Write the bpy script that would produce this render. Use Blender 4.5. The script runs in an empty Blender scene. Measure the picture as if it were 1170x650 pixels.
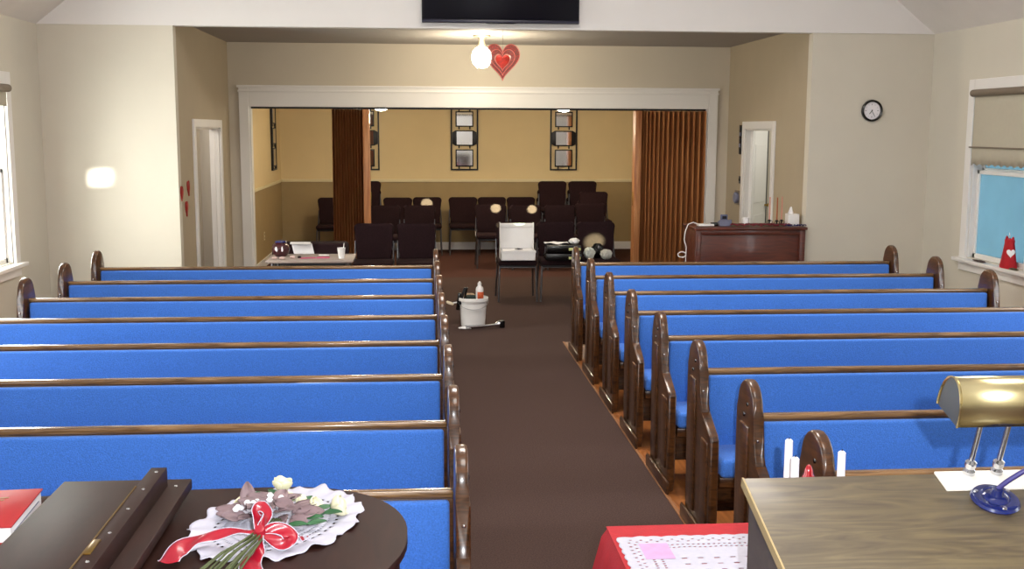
import bpy, bmesh, math, random
from mathutils import Vector, Matrix
random.seed(7)
PI = math.pi
S = bpy.context.scene
C = S.collection

# ------------------------------------------------------------------ camera
H, F, PITCH, YAW, ROLL = 1.9, 1250.0, 0.1412, 0.0835, 0.0042
cd = bpy.data.cameras.new('camera'); cam = bpy.data.objects.new('camera', cd); C.objects.link(cam)
cd.sensor_fit = 'HORIZONTAL'; cd.sensor_width = 36; cd.lens = 36 * F / 1170; cd.clip_start = .02
cam.matrix_world = (Matrix.Translation((0, 0, H)) @ Matrix.Rotation(-YAW, 4, 'Z')
                    @ Matrix.Rotation(PI / 2 - PITCH, 4, 'X') @ Matrix.Rotation(ROLL, 4, 'Z'))
S.camera = cam

# ------------------------------------------------------------------ view, world, light
vs = S.view_settings
vs.view_transform = 'Standard'; vs.look = 'None'; vs.exposure = 1.0; vs.gamma = 1; vs.use_curve_mapping = False
S.cycles.use_denoising = True
S.cycles.sample_clamp_indirect = 4
S.cycles.max_bounces = 8; S.cycles.diffuse_bounces = 4
w = bpy.data.worlds.new('sky'); S.world = w; w.use_nodes = True
nt = w.node_tree; bg = nt.nodes['Background']
tc = nt.nodes.new('ShaderNodeTexCoord'); sx = nt.nodes.new('ShaderNodeSeparateXYZ')
mr = nt.nodes.new('ShaderNodeMapRange'); mr.inputs[1].default_value = -.6; mr.inputs[2].default_value = .6
cr = nt.nodes.new('ShaderNodeValToRGB')
cr.color_ramp.elements[0].color = (9, 9, 8.5, 1); cr.color_ramp.elements[1].color = (.75, 1.05, 1.35, 1)
nt.links.new(tc.outputs['Generated'], sx.inputs[0]); nt.links.new(sx.outputs[0], mr.inputs[0])
nt.links.new(mr.outputs[0], cr.inputs[0]); nt.links.new(cr.outputs[0], bg.inputs[0]); bg.inputs[1].default_value = 1.0

def lamp(name, kind, loc, energy, col=(1, 1, 1), size=.1, target=None, sy=None, cone=None, blend=.5):
    d = bpy.data.lights.new(name, kind); d.energy = energy; d.color = col
    if kind == 'AREA':
        d.size = size
        if sy: d.shape = 'RECTANGLE'; d.size_y = sy
    elif kind == 'SUN': d.angle = size
    else: d.shadow_soft_size = size
    if kind == 'SPOT': d.spot_size = cone; d.spot_blend = blend
    o = bpy.data.objects.new(name, d); C.objects.link(o); o.location = loc
    if target is not None:
        o.rotation_euler = (Vector(target) - Vector(loc)).to_track_quat('-Z', 'Y').to_euler()
    return o

lamp('camera_flash', 'POINT', (.10, -.0, 1.98), 185, (.93, .96, 1), .012)
lamp('nave_fill', 'AREA', (.8, 2.2, 4.6), 40, (1, .93, .85), 1.6, (.8, 2.2, 0))  # unseen fill added above the nave for general brightness
lamp('nave_fill', 'AREA', (.8, 6.6, 4.6), 92, (1, .93, .85), 1.6, (.8, 6.6, 0))  # second unseen fill, added over the rear of the nave
lamp('daylight_fill', 'AREA', (-3.5, 9.45, 1.5), 24, (1, .99, .93), .9, (0, 8.8, 1.1), 1.4)
lamp('daylight_fill', 'AREA', (-3.5, 5.2, 1.5), 26, (.95, .98, 1), 1.1, (0, 5.2, 1.), 1.5)  # this and the next three: fill added where no window is built
lamp('daylight_fill', 'AREA', (-3.5, 1.4, 1.5), 18, (.95, .98, 1), 1.1, (0, 2.2, 1.), 1.5)
lamp('daylight_fill', 'AREA', (5.1, 5.4, 1.5), 22, (.9, .96, 1), 1.1, (0, 5.4, 1.), 1.5)
lamp('daylight_fill', 'AREA', (5.1, 1.6, 1.5), 12, (.9, .96, 1), 1.1, (0, 2.2, 1.), 1.5)
# low sun, reaching the left wing wall through an unseen slot added to the right wall
SUNV = Vector((-3.17, 11, 1.41)) - Vector((5.233, 2.5, 2.15))
lamp('low_sun', 'SUN', (9, -2, 3), 14.0, (1, .97, .86), .008, tuple(Vector((9, -2, 3)) + SUNV))
# unseen indoor spot added to make the soft glow below that patch
lamp('glow_spot', 'SPOT', (4.9, 3.2, 2.0), 24, (1, .98, .8), .1, (-3.05, 11, .95), cone=.10, blend=1.0)
# unseen narrow spots added by the right wall to make the sun patches
def beam(t, e, cone, b=.5):
    lamp('sun_patch_spot', 'SPOT', (5.02, 8.6, 1.95), e, (.72, 1, .5), .01, t, cone=cone, blend=b)
beam((.12, 9.0, .83), 500, .018)
beam((2.0, 12.3, .64), 13000, .045, .9)
beam((.10, 16.9, .76), 90000, .017)
beam((1.06, 15.3, .80), 70000, .015)
beam((.93, 12.3, .83), 5000, .015)
beam((1.55, 15.1, .80), 60000, .014)

# ------------------------------------------------------------------ materials
def nodes(name):
    m = bpy.data.materials.new(name); m.use_nodes = True
    return m, m.node_tree, m.node_tree.nodes['Principled BSDF']
def rgb(h):
    h = h.lstrip('#'); v = [int(h[i:i + 2], 16) / 255 for i in (0, 2, 4)]
    return tuple(((c / 12.92) if c <= .04045 else ((c + .055) / 1.055) ** 2.4) for c in v) + (1,)
def mix(c, k): return (c[0] * k, c[1] * k, c[2] * k, 1)
def mat(name, col, rough=.6, metal=0, var=.08, scale=8, bump=0, bscale=None, coat=0, spec=.5, stretch=(1, 1, 1), sheen=0, detail=4):
    m, t, b = nodes(name); col = rgb(col) if isinstance(col, str) else col
    b.inputs['Roughness'].default_value = rough; b.inputs['Metallic'].default_value = metal
    b.inputs['Specular IOR Level'].default_value = spec; b.inputs['Coat Weight'].default_value = coat
    b.inputs['Coat Roughness'].default_value = .15; b.inputs['Sheen Weight'].default_value = sheen
    co = t.nodes.new('ShaderNodeTexCoord'); mp = t.nodes.new('ShaderNodeMapping'); mp.inputs['Scale'].default_value = stretch
    t.links.new(co.outputs['Object'], mp.inputs[0])
    n = t.nodes.new('ShaderNodeTexNoise'); n.inputs['Scale'].default_value = scale; n.inputs['Detail'].default_value = detail
    t.links.new(mp.outputs[0], n.inputs[0])
    r = t.nodes.new('ShaderNodeValToRGB'); r.color_ramp.elements[0].position = .3; r.color_ramp.elements[1].position = .7
    r.color_ramp.elements[0].color = mix(col, 1 - var); r.color_ramp.elements[1].color = mix(col, 1 + var)
    t.links.new(n.outputs['Fac'], r.inputs[0]); t.links.new(r.outputs[0], b.inputs['Base Color'])
    if bump:
        n2 = t.nodes.new('ShaderNodeTexNoise'); n2.inputs['Scale'].default_value = bscale or scale * 6; n2.inputs['Detail'].default_value = 2
        t.links.new(mp.outputs[0], n2.inputs[0])
        bp = t.nodes.new('ShaderNodeBump'); bp.inputs['Strength'].default_value = bump; bp.inputs['Distance'].default_value = .01
        t.links.new(n2.outputs['Fac'], bp.inputs['Height']); t.links.new(bp.outputs[0], b.inputs['Normal'])
    return m
def emit(name, col, strength):
    m, t, b = nodes(name)
    b.inputs['Base Color'].default_value = col; b.inputs['Emission Color'].default_value = col
    b.inputs['Emission Strength'].default_value = strength
    return m
def wood(name, c1, c2, rough=.3, scale=(1, 14, 14), nscale=3, coat=.3, dist=1.5):
    m, t, b = nodes(name)
    b.inputs['Roughness'].default_value = rough; b.inputs['Coat Weight'].default_value = coat; b.inputs['Coat Roughness'].default_value = .12
    co = t.nodes.new('ShaderNodeTexCoord'); mp = t.nodes.new('ShaderNodeMapping'); mp.inputs['Scale'].default_value = scale
    n = t.nodes.new('ShaderNodeTexNoise'); n.inputs['Scale'].default_value = nscale; n.inputs['Detail'].default_value = 6; n.inputs['Distortion'].default_value = dist
    r = t.nodes.new('ShaderNodeValToRGB'); r.color_ramp.elements[0].color = rgb(c1); r.color_ramp.elements[1].color = rgb(c2)
    r.color_ramp.elements[0].position = .3; r.color_ramp.elements[1].position = .72
    t.links.new(co.outputs['Object'], mp.inputs[0]); t.links.new(mp.outputs[0], n.inputs[0])
    t.links.new(n.outputs['Fac'], r.inputs[0]); t.links.new(r.outputs[0], b.inputs['Base Color'])
    return m

M = {}
M['wall'] = mat('cream_wall_paint', '#cfc9bb', .75, var=.015, scale=3, bump=.05, bscale=90)
M['gable'] = mat('white_gable_paint', '#e2dfdd', .7, var=.012, scale=3)
M['ceil'] = mat('ceiling_paint', '#e2deda', .85, var=.02, scale=4)
M['alcove_ceil'] = mat('grey_ceiling_paint', '#a9a49f', .8, var=.02, scale=4)
M['alcove'] = mat('beige_alcove_wall', '#ac9e87', .75, var=.02, scale=3)  # base colour darker than the nave walls
M['far_wall'] = mat('yellow_cream_paint', '#dbc699', .75, var=.02, scale=3)
M['wainscot'] = mat('tan_wainscot_paint', '#9d875f', .7, var=.04, scale=5)
M['trim'] = mat('white_trim_paint', '#e6e3e0', .4, var=.01, scale=3)
M['far_trim'] = mat('cream_trim_paint', '#d8cba5', .5, var=.02)
M['carpet'] = mat('brown_carpet', '#4e3d38', .95, var=.28, scale=140, bump=.6, bscale=300, spec=.1, detail=3)
M['far_carpet'] = mat('warm_tinted_carpet', '#4c3029', .9, var=.2, scale=90, bump=.4, bscale=200, spec=.15)  # same carpet as the nave, warm lamplight put into a redder colour
M['floorwood'] = wood('orange_floor_boards', '#7a4320', '#b0703a', .3, (10, 1, 1), 2.5)
M['pew'] = wood('dark_stained_oak', '#281509', '#613c1e', .28, (3, 3, 16), 3, .4)
M['rail'] = wood('stained_oak_rail', '#54391f', '#94714a', .22, (1, 14, 14), 3, .5)
M['blue'] = mat('blue_pew_fabric', '#4378d2', .85, var=.16, scale=190, bump=.5, bscale=240, spec=.15, sheen=.15, detail=3)
M['piano'] = wood('dark_mahogany', '#230f0b', '#2e1610', .5, (6, 1, 1), 4, .0)
M['piano'].node_tree.nodes['Principled BSDF'].inputs['Specular IOR Level'].default_value = .18
M['black'] = mat('black_gloss', '#08080a', .25, var=.1)
M['dark'] = mat('dark_metal', '#17161a', .45, metal=.4, var=.1)
M['screen'] = mat('dark_navy_screen', '#06030f', .35, var=.1, spec=.12)
M['screw'] = mat('steel_screw', '#d9d9dc', .2, metal=1)
M['brass'] = mat('polished_brass', '#cdbf92', .24, metal=1, var=.06, scale=6)
M['brassdark'] = mat('aged_brass', '#9a7a3a', .3, metal=1, var=.1)
M['chrome'] = mat('chrome', '#c9cbd0', .18, metal=1)
M['chair'] = mat('burgundy_chair_fabric', '#241417', .9, var=.25, scale=60, bump=.3, spec=.15)
M['chairframe'] = mat('grey_chair_metal', '#6d6c70', .3, metal=.9)
M['partition'] = wood('accordion_wood_vinyl', '#925730', '#c98e5c', .45, (20, 20, 1), 2, .1, .4)
M['lectern'] = wood('olive_brown_veneer', '#453b2d', '#665940', .42, (1.6, 12, 12), 2.2, .08, 2.4)
M['lectern_side'] = wood('brown_laminate_side', '#3c342c', '#4b4238', .5, (3, 3, 8), 3, .0)
M['red_cloth'] = mat('red_tablecloth', '#b00a1e', .75, var=.08, scale=30, bump=.15)
M['lace'] = mat('white_lace', '#bdbccb', .8, var=.04, scale=60)
M['pinklace'] = mat('pale_pink_lining', '#c79cc6', .8, var=.05, scale=40)
M['white'] = mat('white_plastic', '#e8e6e4', .45, var=.02)
M['paper'] = mat('white_paper', '#eeecee', .7, var=.03)
M['candle'] = mat('white_wax', '#f4f3f6', .5, var=.02)
M['redglass'] = mat('red_glass', '#a0101c', .12, coat=.6, var=.1)
M['ribbon'] = mat('red_satin_ribbon', '#9c0d25', .35, var=.12, scale=14, coat=.15)
M['rose'] = mat('cream_rose_petals', '#dedab8', .6, var=.06, scale=30)
M['green'] = mat('green_leaf', '#2f5c38', .5, var=.2, scale=30)
M['stem'] = mat('olive_stem', '#4a5230', .6, var=.25, scale=30)
M['mauve'] = mat('dusty_mauve_leaf', '#7c676a', .6, var=.22, scale=16)
M['redbook'] = mat('red_book_cloth', '#a3141c', .5, var=.06, scale=20)
M['cab'] = wood('red_brown_cabinet_wood', '#42160d', '#632a18', .35, (1, 8, 8), 3, .2)
M['shade'] = mat('cream_roller_shade', '#b9b2a0', .8, var=.02, scale=20)
M['taupe'] = mat('taupe_metal', '#76695a', .5, var=.05)
M['bluedark'] = mat('blue_black_gloss', '#0e1c58', .2, var=.1, coat=.5)
M['orange'] = mat('orange_print', '#c4562a', .6, var=.1)
M['pinktaper'] = mat('pink_taper_wax', '#cf8f80', .5, var=.05)
M['ambertaper'] = mat('rust_taper_wax', '#a5552f', .5, var=.05)
M['maroon'] = mat('maroon_glaze', '#3a0d16', .2, var=.1, coat=.5)
M['glitter'] = mat('red_glitter', '#a01410', .35, metal=.2, var=.7, scale=150)
_t = M['glitter'].node_tree; _o = _t.nodes['Material Output']; _x = _t.nodes.new('ShaderNodeMixShader'); _tr = _t.nodes.new('ShaderNodeBsdfTransparent'); _x.inputs[0].default_value = .32
_t.links.new(_t.nodes['Principled BSDF'].outputs[0], _x.inputs[1]); _t.links.new(_tr.outputs[0], _x.inputs[2]); _t.links.new(_x.outputs[0], _o.inputs[0])
M['pinkrim'] = mat('pink_red_beading', '#e0786c', .4, var=.15, scale=200)
M['steelblue'] = mat('grey_blue_plastic', '#6d7088', .4)
M['yellow'] = mat('pale_yellow_label', '#cdd08a', .6)
M['pinkpaper'] = mat('pink_paper', '#c0587a', .7, var=.2, scale=30)
M['tabletop'] = mat('worn_grey_tabletop', '#9a8c84', .5, var=.06)
M['mirror'] = mat('mirror_glass', '#d9d9de', .05, metal=1, var=.01)
M['garland'] = mat('dark_red_petals', '#6a1020', .6, var=.3, scale=40)
M['globe'] = emit('lit_globe_glass', (1, .93, .75, 1), 14)
M['dome'] = emit('lit_dome_glass', (1, .95, .8, 1), 9)
def pane(name, tint, frost):
    m = bpy.data.materials.new(name); m.use_nodes = True; t = m.node_tree; t.nodes.clear()
    o = t.nodes.new('ShaderNodeOutputMaterial'); a = t.nodes.new('ShaderNodeBsdfTransparent'); b = t.nodes.new('ShaderNodeBsdfTranslucent')
    g = t.nodes.new('ShaderNodeBsdfGlossy'); g.inputs['Roughness'].default_value = .1
    n = t.nodes.new('ShaderNodeTexNoise'); n.inputs['Scale'].default_value = 3
    r = t.nodes.new('ShaderNodeValToRGB'); r.color_ramp.elements[0].color = mix(tint, .88); r.color_ramp.elements[1].color = mix(tint, 1.1)
    t.links.new(n.outputs[0], r.inputs[0]); t.links.new(r.outputs[0], a.inputs[0]); t.links.new(r.outputs[0], b.inputs[0])
    x = t.nodes.new('ShaderNodeMixShader'); x.inputs[0].default_value = frost; y = t.nodes.new('ShaderNodeMixShader'); y.inputs[0].default_value = .05
    t.links.new(a.outputs[0], x.inputs[1]); t.links.new(b.outputs[0], x.inputs[2])
    t.links.new(x.outputs[0], y.inputs[1]); t.links.new(g.outputs[0], y.inputs[2]); t.links.new(y.outputs[0], o.inputs[0])
    return m
M['pane'] = pane('bright_window_glass', (.9, .92, .9, 1), .2)
M['bluepane'] = pane('frosted_blue_glass', (.15, .215, .25, 1), 1.0)

# ------------------------------------------------------------------ mesh helpers
class MB:
    def __init__(s): s.bm = bmesh.new()
    def _xf(s, vs_, m):
        if m is not None: bmesh.ops.transform(s.bm, matrix=m, verts=vs_)
    def box(s, x0, x1, y0, y1, z0, z1, bev=0, m=None, seg=2):
        r = bmesh.ops.create_cube(s.bm, size=1); v = r['verts']
        bmesh.ops.transform(s.bm, matrix=Matrix.Translation(((x0 + x1) / 2, (y0 + y1) / 2, (z0 + z1) / 2)) @ Matrix.Diagonal((abs(x1 - x0), abs(y1 - y0), abs(z1 - z0), 1)), verts=v)
        if bev:
            e = list({ed for q in v for ed in q.link_edges})
            rr = bmesh.ops.bevel(s.bm, geom=e, offset=bev, segments=seg, affect='EDGES', profile=.5)
            v = list({q for f in rr['faces'] for q in f.verts} | {q for q in v if q.is_valid})
        s._xf(v, m); return s
    def prism(s, pts, d0, d1, axis='x', bev=0, m=None, seg=2):
        """pts: outline in the plane normal to axis (x: (y,z), y: (x,z), z: (x,y))"""
        f = {'x': lambda p, d: (d, p[0], p[1]), 'y': lambda p, d: (p[0], d, p[1]), 'z': lambda p, d: (p[0], p[1], d)}[axis]
        a = [s.bm.verts.new(f(p, d0)) for p in pts]; b = [s.bm.verts.new(f(p, d1)) for p in pts]
        n = len(pts); fa = s.bm.faces.new(a); fb = s.bm.faces.new(b[::-1])
        for i in range(n): s.bm.faces.new((a[i], b[i], b[(i + 1) % n], a[(i + 1) % n]))
        v = a + b
        if bev:
            e = list(fa.edges) + list(fb.edges)
            rr = bmesh.ops.bevel(s.bm, geom=e, offset=bev, segments=seg, affect='EDGES', profile=.5)
            v = list({q for f_ in rr['faces'] for q in f_.verts} | {q for q in v if q.is_valid})
        s._xf(v, m); return s
    def tube(s, pts, r, n=10, caps=True, m=None):
        pts = [Vector(p) for p in pts]; R = r if isinstance(r, (list, tuple)) else [r] * len(pts)
        rings = []; up = Vector((0, 0, 1))
        for i, p in enumerate(pts):
            d = (pts[min(i + 1, len(pts) - 1)] - pts[max(i - 1, 0)]).normalized()
            u = d.cross(up if abs(d.z) < .95 else Vector((1, 0, 0))).normalized(); v = d.cross(u)
            if i and u.dot(pu) < 0: u, v = -u, -v
            pu = u
            rings.append([s.bm.verts.new(p + (u * math.cos(2 * PI * k / n) + v * math.sin(2 * PI * k / n)) * R[i]) for k in range(n)])
        for a, b in zip(rings, rings[1:]):
            for k in range(n): s.bm.faces.new((a[k], a[(k + 1) % n], b[(k + 1) % n], b[k]))
        if caps: s.bm.faces.new(rings[0][::-1]); s.bm.faces.new(rings[-1])
        s._xf([q for g in rings for q in g], m); return s
    def lathe(s, prof, n=24, m=None, c=(0, 0, 0)):
        """prof: (radius, z) from bottom to top, closed on the axis"""
        rings = []
        for r, z in prof:
            if r < 1e-5: rings.append([s.bm.verts.new((c[0], c[1], c[2] + z))])
            else: rings.append([s.bm.verts.new((c[0] + r * math.cos(2 * PI * k / n), c[1] + r * math.sin(2 * PI * k / n), c[2] + z)) for k in range(n)])
        for a, b in zip(rings, rings[1:]):
            for k in range(n):
                k2 = (k + 1) % n
                if len(a) == 1 and len(b) > 1: s.bm.faces.new((a[0], b[k2], b[k]))
                elif len(b) == 1 and len(a) > 1: s.bm.faces.new((a[k], a[k2], b[0]))
                elif len(a) > 1: s.bm.faces.new((a[k], a[k2], b[k2], b[k]))
        s._xf([q for g in rings for q in g], m); return s
    def grid(s, fn, nu, nv, skip=None, m=None, closed_u=False):
        g = [[s.bm.verts.new(fn(i / nu, j / nv)) for j in range(nv + 1)] for i in range(nu if closed_u else nu + 1)]
        for i in range(nu):
            i2 = (i + 1) % nu if closed_u else i + 1
            for j in range(nv):
                if skip and skip(i, j): continue
                s.bm.faces.new((g[i][j], g[i2][j], g[i2][j + 1], g[i][j + 1]))
        s._xf([q for r in g for q in r], m); return s
    def build(s, name, material, parent=None, loc=None, smooth=True, solid=0, rot=None, sub=0):
        bmesh.ops.recalc_face_normals(s.bm, faces=s.bm.faces)
        me = bpy.data.meshes.new(name); s.bm.to_mesh(me); s.bm.free()
        o = bpy.data.objects.new(name, me); C.objects.link(o)
        me.materials.append(material)
        if smooth:
            for p in me.polygons: p.use_smooth = True
            try: me.set_sharp_from_angle(angle=math.radians(38))
            except Exception: pass
        if parent is not None: o.parent = parent
        if loc is not None: o.location = loc
        if rot is not None: o.rotation_euler = rot
        if solid:
            md = o.modifiers.new('thickness', 'SOLIDIFY'); md.thickness = solid; md.offset = 0
        if sub:
            md = o.modifiers.new('smooth', 'SUBSURF'); md.levels = sub; md.render_levels = sub
        return o
def thing(name, label, cat, loc=(0, 0, 0), rz=0, group=None):
    o = bpy.data.objects.new(name, None); C.objects.link(o); o.empty_display_size = .1
    o.location = loc; o.rotation_euler = (0, 0, rz); o['label'] = label; o['category'] = cat
    if group: o['group'] = group
    return o
def tag(o, label, cat, group=None):
    o['label'] = label; o['category'] = cat
    if group: o['group'] = group
    return o
def struct(mb, name, material, **k):
    o = mb.build(name, material, smooth=k.pop('smooth', False), **k)
    if o.parent is None: o['kind'] = 'structure'
    return o
def kids(o): return [c for c in bpy.data.objects if c.parent == o]
def dup(root, loc, rz=0, label=None, group=None):
    r = root.copy(); C.objects.link(r); r.location = loc; r.rotation_euler = (0, 0, rz)
    if label: r['label'] = label
    if group: r['group'] = group
    for ch in kids(root):
        c = ch.copy(); C.objects.link(c); c.parent = r
        for g in kids(ch):
            d = g.copy(); C.objects.link(d); d.parent = c
            for g2 in kids(g):
                e = g2.copy(); C.objects.link(e); e.parent = d
    return r

# ------------------------------------------------------------------ dimensions
WL, WR, Y1, YB = -3.637, 5.233, 11.0, -3.2
AL, AR, Y2 = -2.366, 3.964, 14.0
ZW, ZC, RX, RZ = 2.872, 2.945, .798, 2.872 + .79 * 4.435
FY, FL, FR, FZ = 17.3, -2.16, 3.78, 2.30

# ------------------------------------------------------------------ floor
def quad(x0, x1, y0, y1, z0=-.12, z1=0): b = MB(); b.box(x0, x1, y0, y1, z0, z1); return b
AX0, AX1 = .09, 1.272
PY0, PY1 = 2.2, 9.62
fl = MB(); fl.box(AX0, AX1, YB, PY1, -.12, 0); fl.box(WL, AX0, YB, PY0, -.12, 0); fl.box(AX1, WR, YB, PY0, -.12, 0)
fl.box(WL, WR, PY1, Y1, -.12, 0); fl.box(WL, WR + 1.2, Y1, Y2, -.12, 0)
struct(fl, 'floor', M['carpet'])
struct(MB().box(WL, WR + 1.2, Y2, FY + .1, -.12, 0), 'floor', M['far_carpet'])
fw = MB(); fw.box(WL, AX0, PY0, PY1, -.12, 0); fw.box(AX1, WR, PY0, PY1, -.12, 0)
struct(fw, 'floor', M['floorwood'])
e = MB(); e.box(AX1 - .008, AX1 + .012, PY0, PY1, 0, .006, .002); e.box(AX0 - .012, AX0 + .008, PY0, PY1, 0, .006, .002)
struct(e, 'trim_1', mat('floor_edge_strip', '#8a5a34', .6))

# ------------------------------------------------------------------ walls
def wall_x(name, x0, x1, y0, y1, z0, z1, holes, material):
    """wall normal to x with rectangular holes (ya, yb, za, zb)"""
    b = MB(); ys = sorted({y0, y1} | {h[0] for h in holes} | {h[1] for h in holes})
    for a, c in zip(ys, ys[1:]):
        hs = sorted([(h[2], h[3]) for h in holes if h[0] <= a + 1e-6 and h[1] >= c - 1e-6]); z = z0
        for p, q in hs:
            if p > z: b.box(x0, x1, a, c, z, p)
            z = q
        if z < z1: b.box(x0, x1, a, c, z, z1)
    return struct(b, name, material)
RW = (9.02, 10.06, .70, 2.27)       # window openings
T = .14
wall_x('wall_right', WR, WR + T, YB, Y1 + T, 0, ZW + .1, [RW, (2.33, 2.67, 2.08, 2.225)], M['wall'])  # second hole is the unseen slot added for the sun patch
wall_x('wall_left', WL - T, WL, YB, Y1 + T, 0, ZW + .1, [RW], M['wall'])
struct(MB().box(WL - T, WR + T, YB - T, YB, 0, 6.6), 'wall_back', M['wall'])
b = MB(); b.box(WL, AL, Y1, Y1 + .12, 0, ZW); struct(b, 'wall_wing_left', M['wall'])
b = MB(); b.box(AR, WR, Y1, Y1 + .12, 0, ZW); struct(b, 'wall_wing_right', M['wall'])
b = MB(); b.prism([(WL, ZW), (WR, ZW), (RX, RZ)], Y1 - .012, Y1 + .12, 'y'); struct(b, 'wall_gable', M['gable'])
# sloping nave ceiling
for nm, xa, xb in (('ceiling_left', WL, RX), ('ceiling_right', WR, RX)):
    b = MB(); b.prism([(xa, ZW), (xb, RZ), (xb, RZ + .1), (xa, ZW + .1)], YB - T, Y1, 'y'); struct(b, nm, M['ceil'])
struct(MB().box(WL, WR + 1.3, Y1 + .12, Y2 + .12, ZC, ZC + .08), 'ceiling', M['alcove_ceil'])
# alcove side walls with door openings
LD = (11.83, 13.27, 0, 1.90); RD = (12.15, 13.20, 0, 1.91)
wall_x('wall_alcove_left', AL - .11, AL, Y1 + .12, Y2, 0, ZC, [LD], M['alcove'])
wall_x('wall_alcove_right', AR, AR + .11, Y1 + .12, Y2, 0, ZC, [RD], M['alcove'])
# alcove rear wall with the wide opening
OX0, OX1, OZ = -2.12, 3.695, 2.161
b = MB(); b.box(WL - T, OX0, Y2, Y2 + .14, 0, ZC); b.box(OX1, WR + 1.3, Y2, Y2 + .14, 0, ZC); b.box(OX0, OX1, Y2, Y2 + .14, OZ, ZC)
struct(b, 'wall_alcove_rear', mat('pale_header_paint', '#c9bfae', .75, var=.015, scale=3))
b = MB()
for x0, x1, z0, z1 in ((-2.24, OX0, 0, 2.415), (OX1, 3.815, 0, 2.415), (OX0, OX1, OZ, 2.415)):
    b.box(x0, x1, Y2 - .03, Y2, z0, z1, .006)
b.box(-2.25, 3.825, Y2 - .045, Y2 - .02, 2.34, 2.365, .006)
b.box(-2.26, 3.835, Y2 - .05, Y2 - .02, 2.395, 2.425, .006)
b.box(OX0, OX0 + .02, Y2, Y2 + .14, 0, OZ); b.box(OX1 - .02, OX1, Y2, Y2 + .14, 0, OZ)
struct(b, 'trim_2', M['trim'])
struct(MB().box(OX0 + .02, OX1 - .02, Y2 + .03, Y2 + .09, OZ - .022, OZ), 'trim_3', M['dark'])
# side rooms beyond the two doors
b = MB(); b.box(WL - T, AL - .11, 14.9, 15, 0, ZC); b.box(WL - T, WL, Y1 + T, 15, 0, ZC); struct(b, 'wall_side_room_left', M['alcove'])
b = MB(); b.box(AR + .11, WR + 1.3, 14.9, 15, 0, ZC); b.box(WR + 1.2, WR + 1.3, Y1 + T, 15, 0, ZC); b.box(WR + T, WR + 1.3, Y1, Y1 + T, 0, ZC); struct(b, 'wall_side_room_right', mat('pale_green_grey_paint', '#c9cdb4', .75, var=.02))
struct(MB().box(WL - T, AL - .11, Y2 + .14, 15, ZC, ZC + .08), 'ceiling', M['alcove_ceil'])
struct(MB().box(AR + .11, WR + 1.3, Y2 + .14, 15, ZC, ZC + .08), 'ceiling', M['alcove_ceil'])
lamp('side_room_light', 'POINT', (-3.0, 12.3, 2.2), 16, (1, .93, .82), .1)
lamp('side_room_light', 'POINT', (5.2, 12.7, 2.2), 20, (1, .98, .92), .1)
# far room
CR = 1.09
def two_tone(name, x0, x1, y0, y1):
    struct(MB().box(x0, x1, y0, y1, CR, FZ + .05), name, M['far_wall'])
    struct(MB().box(x0, x1, y0, y1, 0, CR), name, M['wainscot'])
two_tone('wall_far_rear', FL - .1, FR + .1, FY, FY + .1)
two_tone('wall_far_left', FL - .1, FL, Y2 + .14, FY)
two_tone('wall_far_right', FR, FR + .1, Y2 + .14, FY)
struct(MB().box(FL - .1, FR + .1, Y2 + .14, FY + .1, FZ, FZ + .08), 'ceiling', M['far_wall'])
b = MB(); b.box(FL, FR, FY - .02, FY, CR - .02, CR + .025, .005); b.box(FL, FL + .02, Y2 + .14, FY, CR - .02, CR + .025, .005); b.box(FR - .02, FR, Y2 + .14, FY, CR - .02, CR + .025, .005)
struct(b, 'trim_4', M['far_trim'])
b = MB(); b.box(FL, FR, FY - .018, FY, 0, .12, .004); b.box(FL, FL + .018, Y2 + .14, FY, 0, .12, .004); b.box(FR - .018, FR, Y2 + .14, FY, 0, .12, .004)
struct(b, 'baseboard_far', M['trim'])
b = MB(); b.box(WL, WL + .018, 0, Y1, 0, .12, .004); struct(b, 'baseboard_left', M['trim'])
b = MB(); b.box(WR - .018, WR, 0, Y1, 0, .12, .004); struct(b, 'baseboard_right', M['trim'])

# doors: casings and open leaves
def door(name, x, side, D, leaf_ang, hx):
    """side +1: room on +x of the wall at x"""
    f = x - side * .025
    b = MB(); a0, a1 = min(f, x), max(f, x)
    b.box(a0, a1, D[0] - .09, D[0], 0, D[3] + .09, .005); b.box(a0, a1, D[1], D[1] + .09, 0, D[3] + .09, .005); b.box(a0, a1, D[0], D[1], D[3], D[3] + .09, .005)
    j0, j1 = min(x, x + side * .11), max(x, x + side * .11)
    b.box(j0, j1, D[0], D[0] + .015, 0, D[3]); b.box(j0, j1, D[1] - .015, D[1], 0, D[3]); b.box(j0, j1, D[0], D[1], D[3] - .015, D[3])
    t = struct(b, name, M['trim'])
    m = Matrix.Translation((hx, D[1] - .03, 0)) @ Matrix.Rotation(leaf_ang, 4, 'Z')
    b = MB(); b.box(0, .74, -.035, 0, .01, D[3] - .02, .004, m=m)
    for z0, z1 in ((.2, .85), (1.0, 1.72)): b.box(.12, .62, -.042, -.035, z0, z1, .003, m=m)
    lf = struct(b, 'door_leaf', M['trim'], parent=t)
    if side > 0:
        b = MB(); b.box(.70, .742, -.039, .002, .01, D[3] - .02, .002, m=m); struct(b, 'dark_gap_strip', M['dark'], parent=lf)  # dark strip added in place of the shaded gap past the leaf
    b = MB(); b.lathe([(0, 0), (.012, 0), (.012, .03), (.026, .045), (.026, .065), (0, .075)], 14, m=m @ Matrix.Translation((.65, -.035, .95)) @ Matrix.Rotation(PI / 2, 4, 'X'))
    struct(b, 'door_handle', M['brassdark'], parent=lf, smooth=True)
_d1 = door('door_1', AL, -1, LD, PI - math.radians(66), AL - .05)
door('door_2', AR, 1, RD, math.radians(58), AR + .05)
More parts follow.
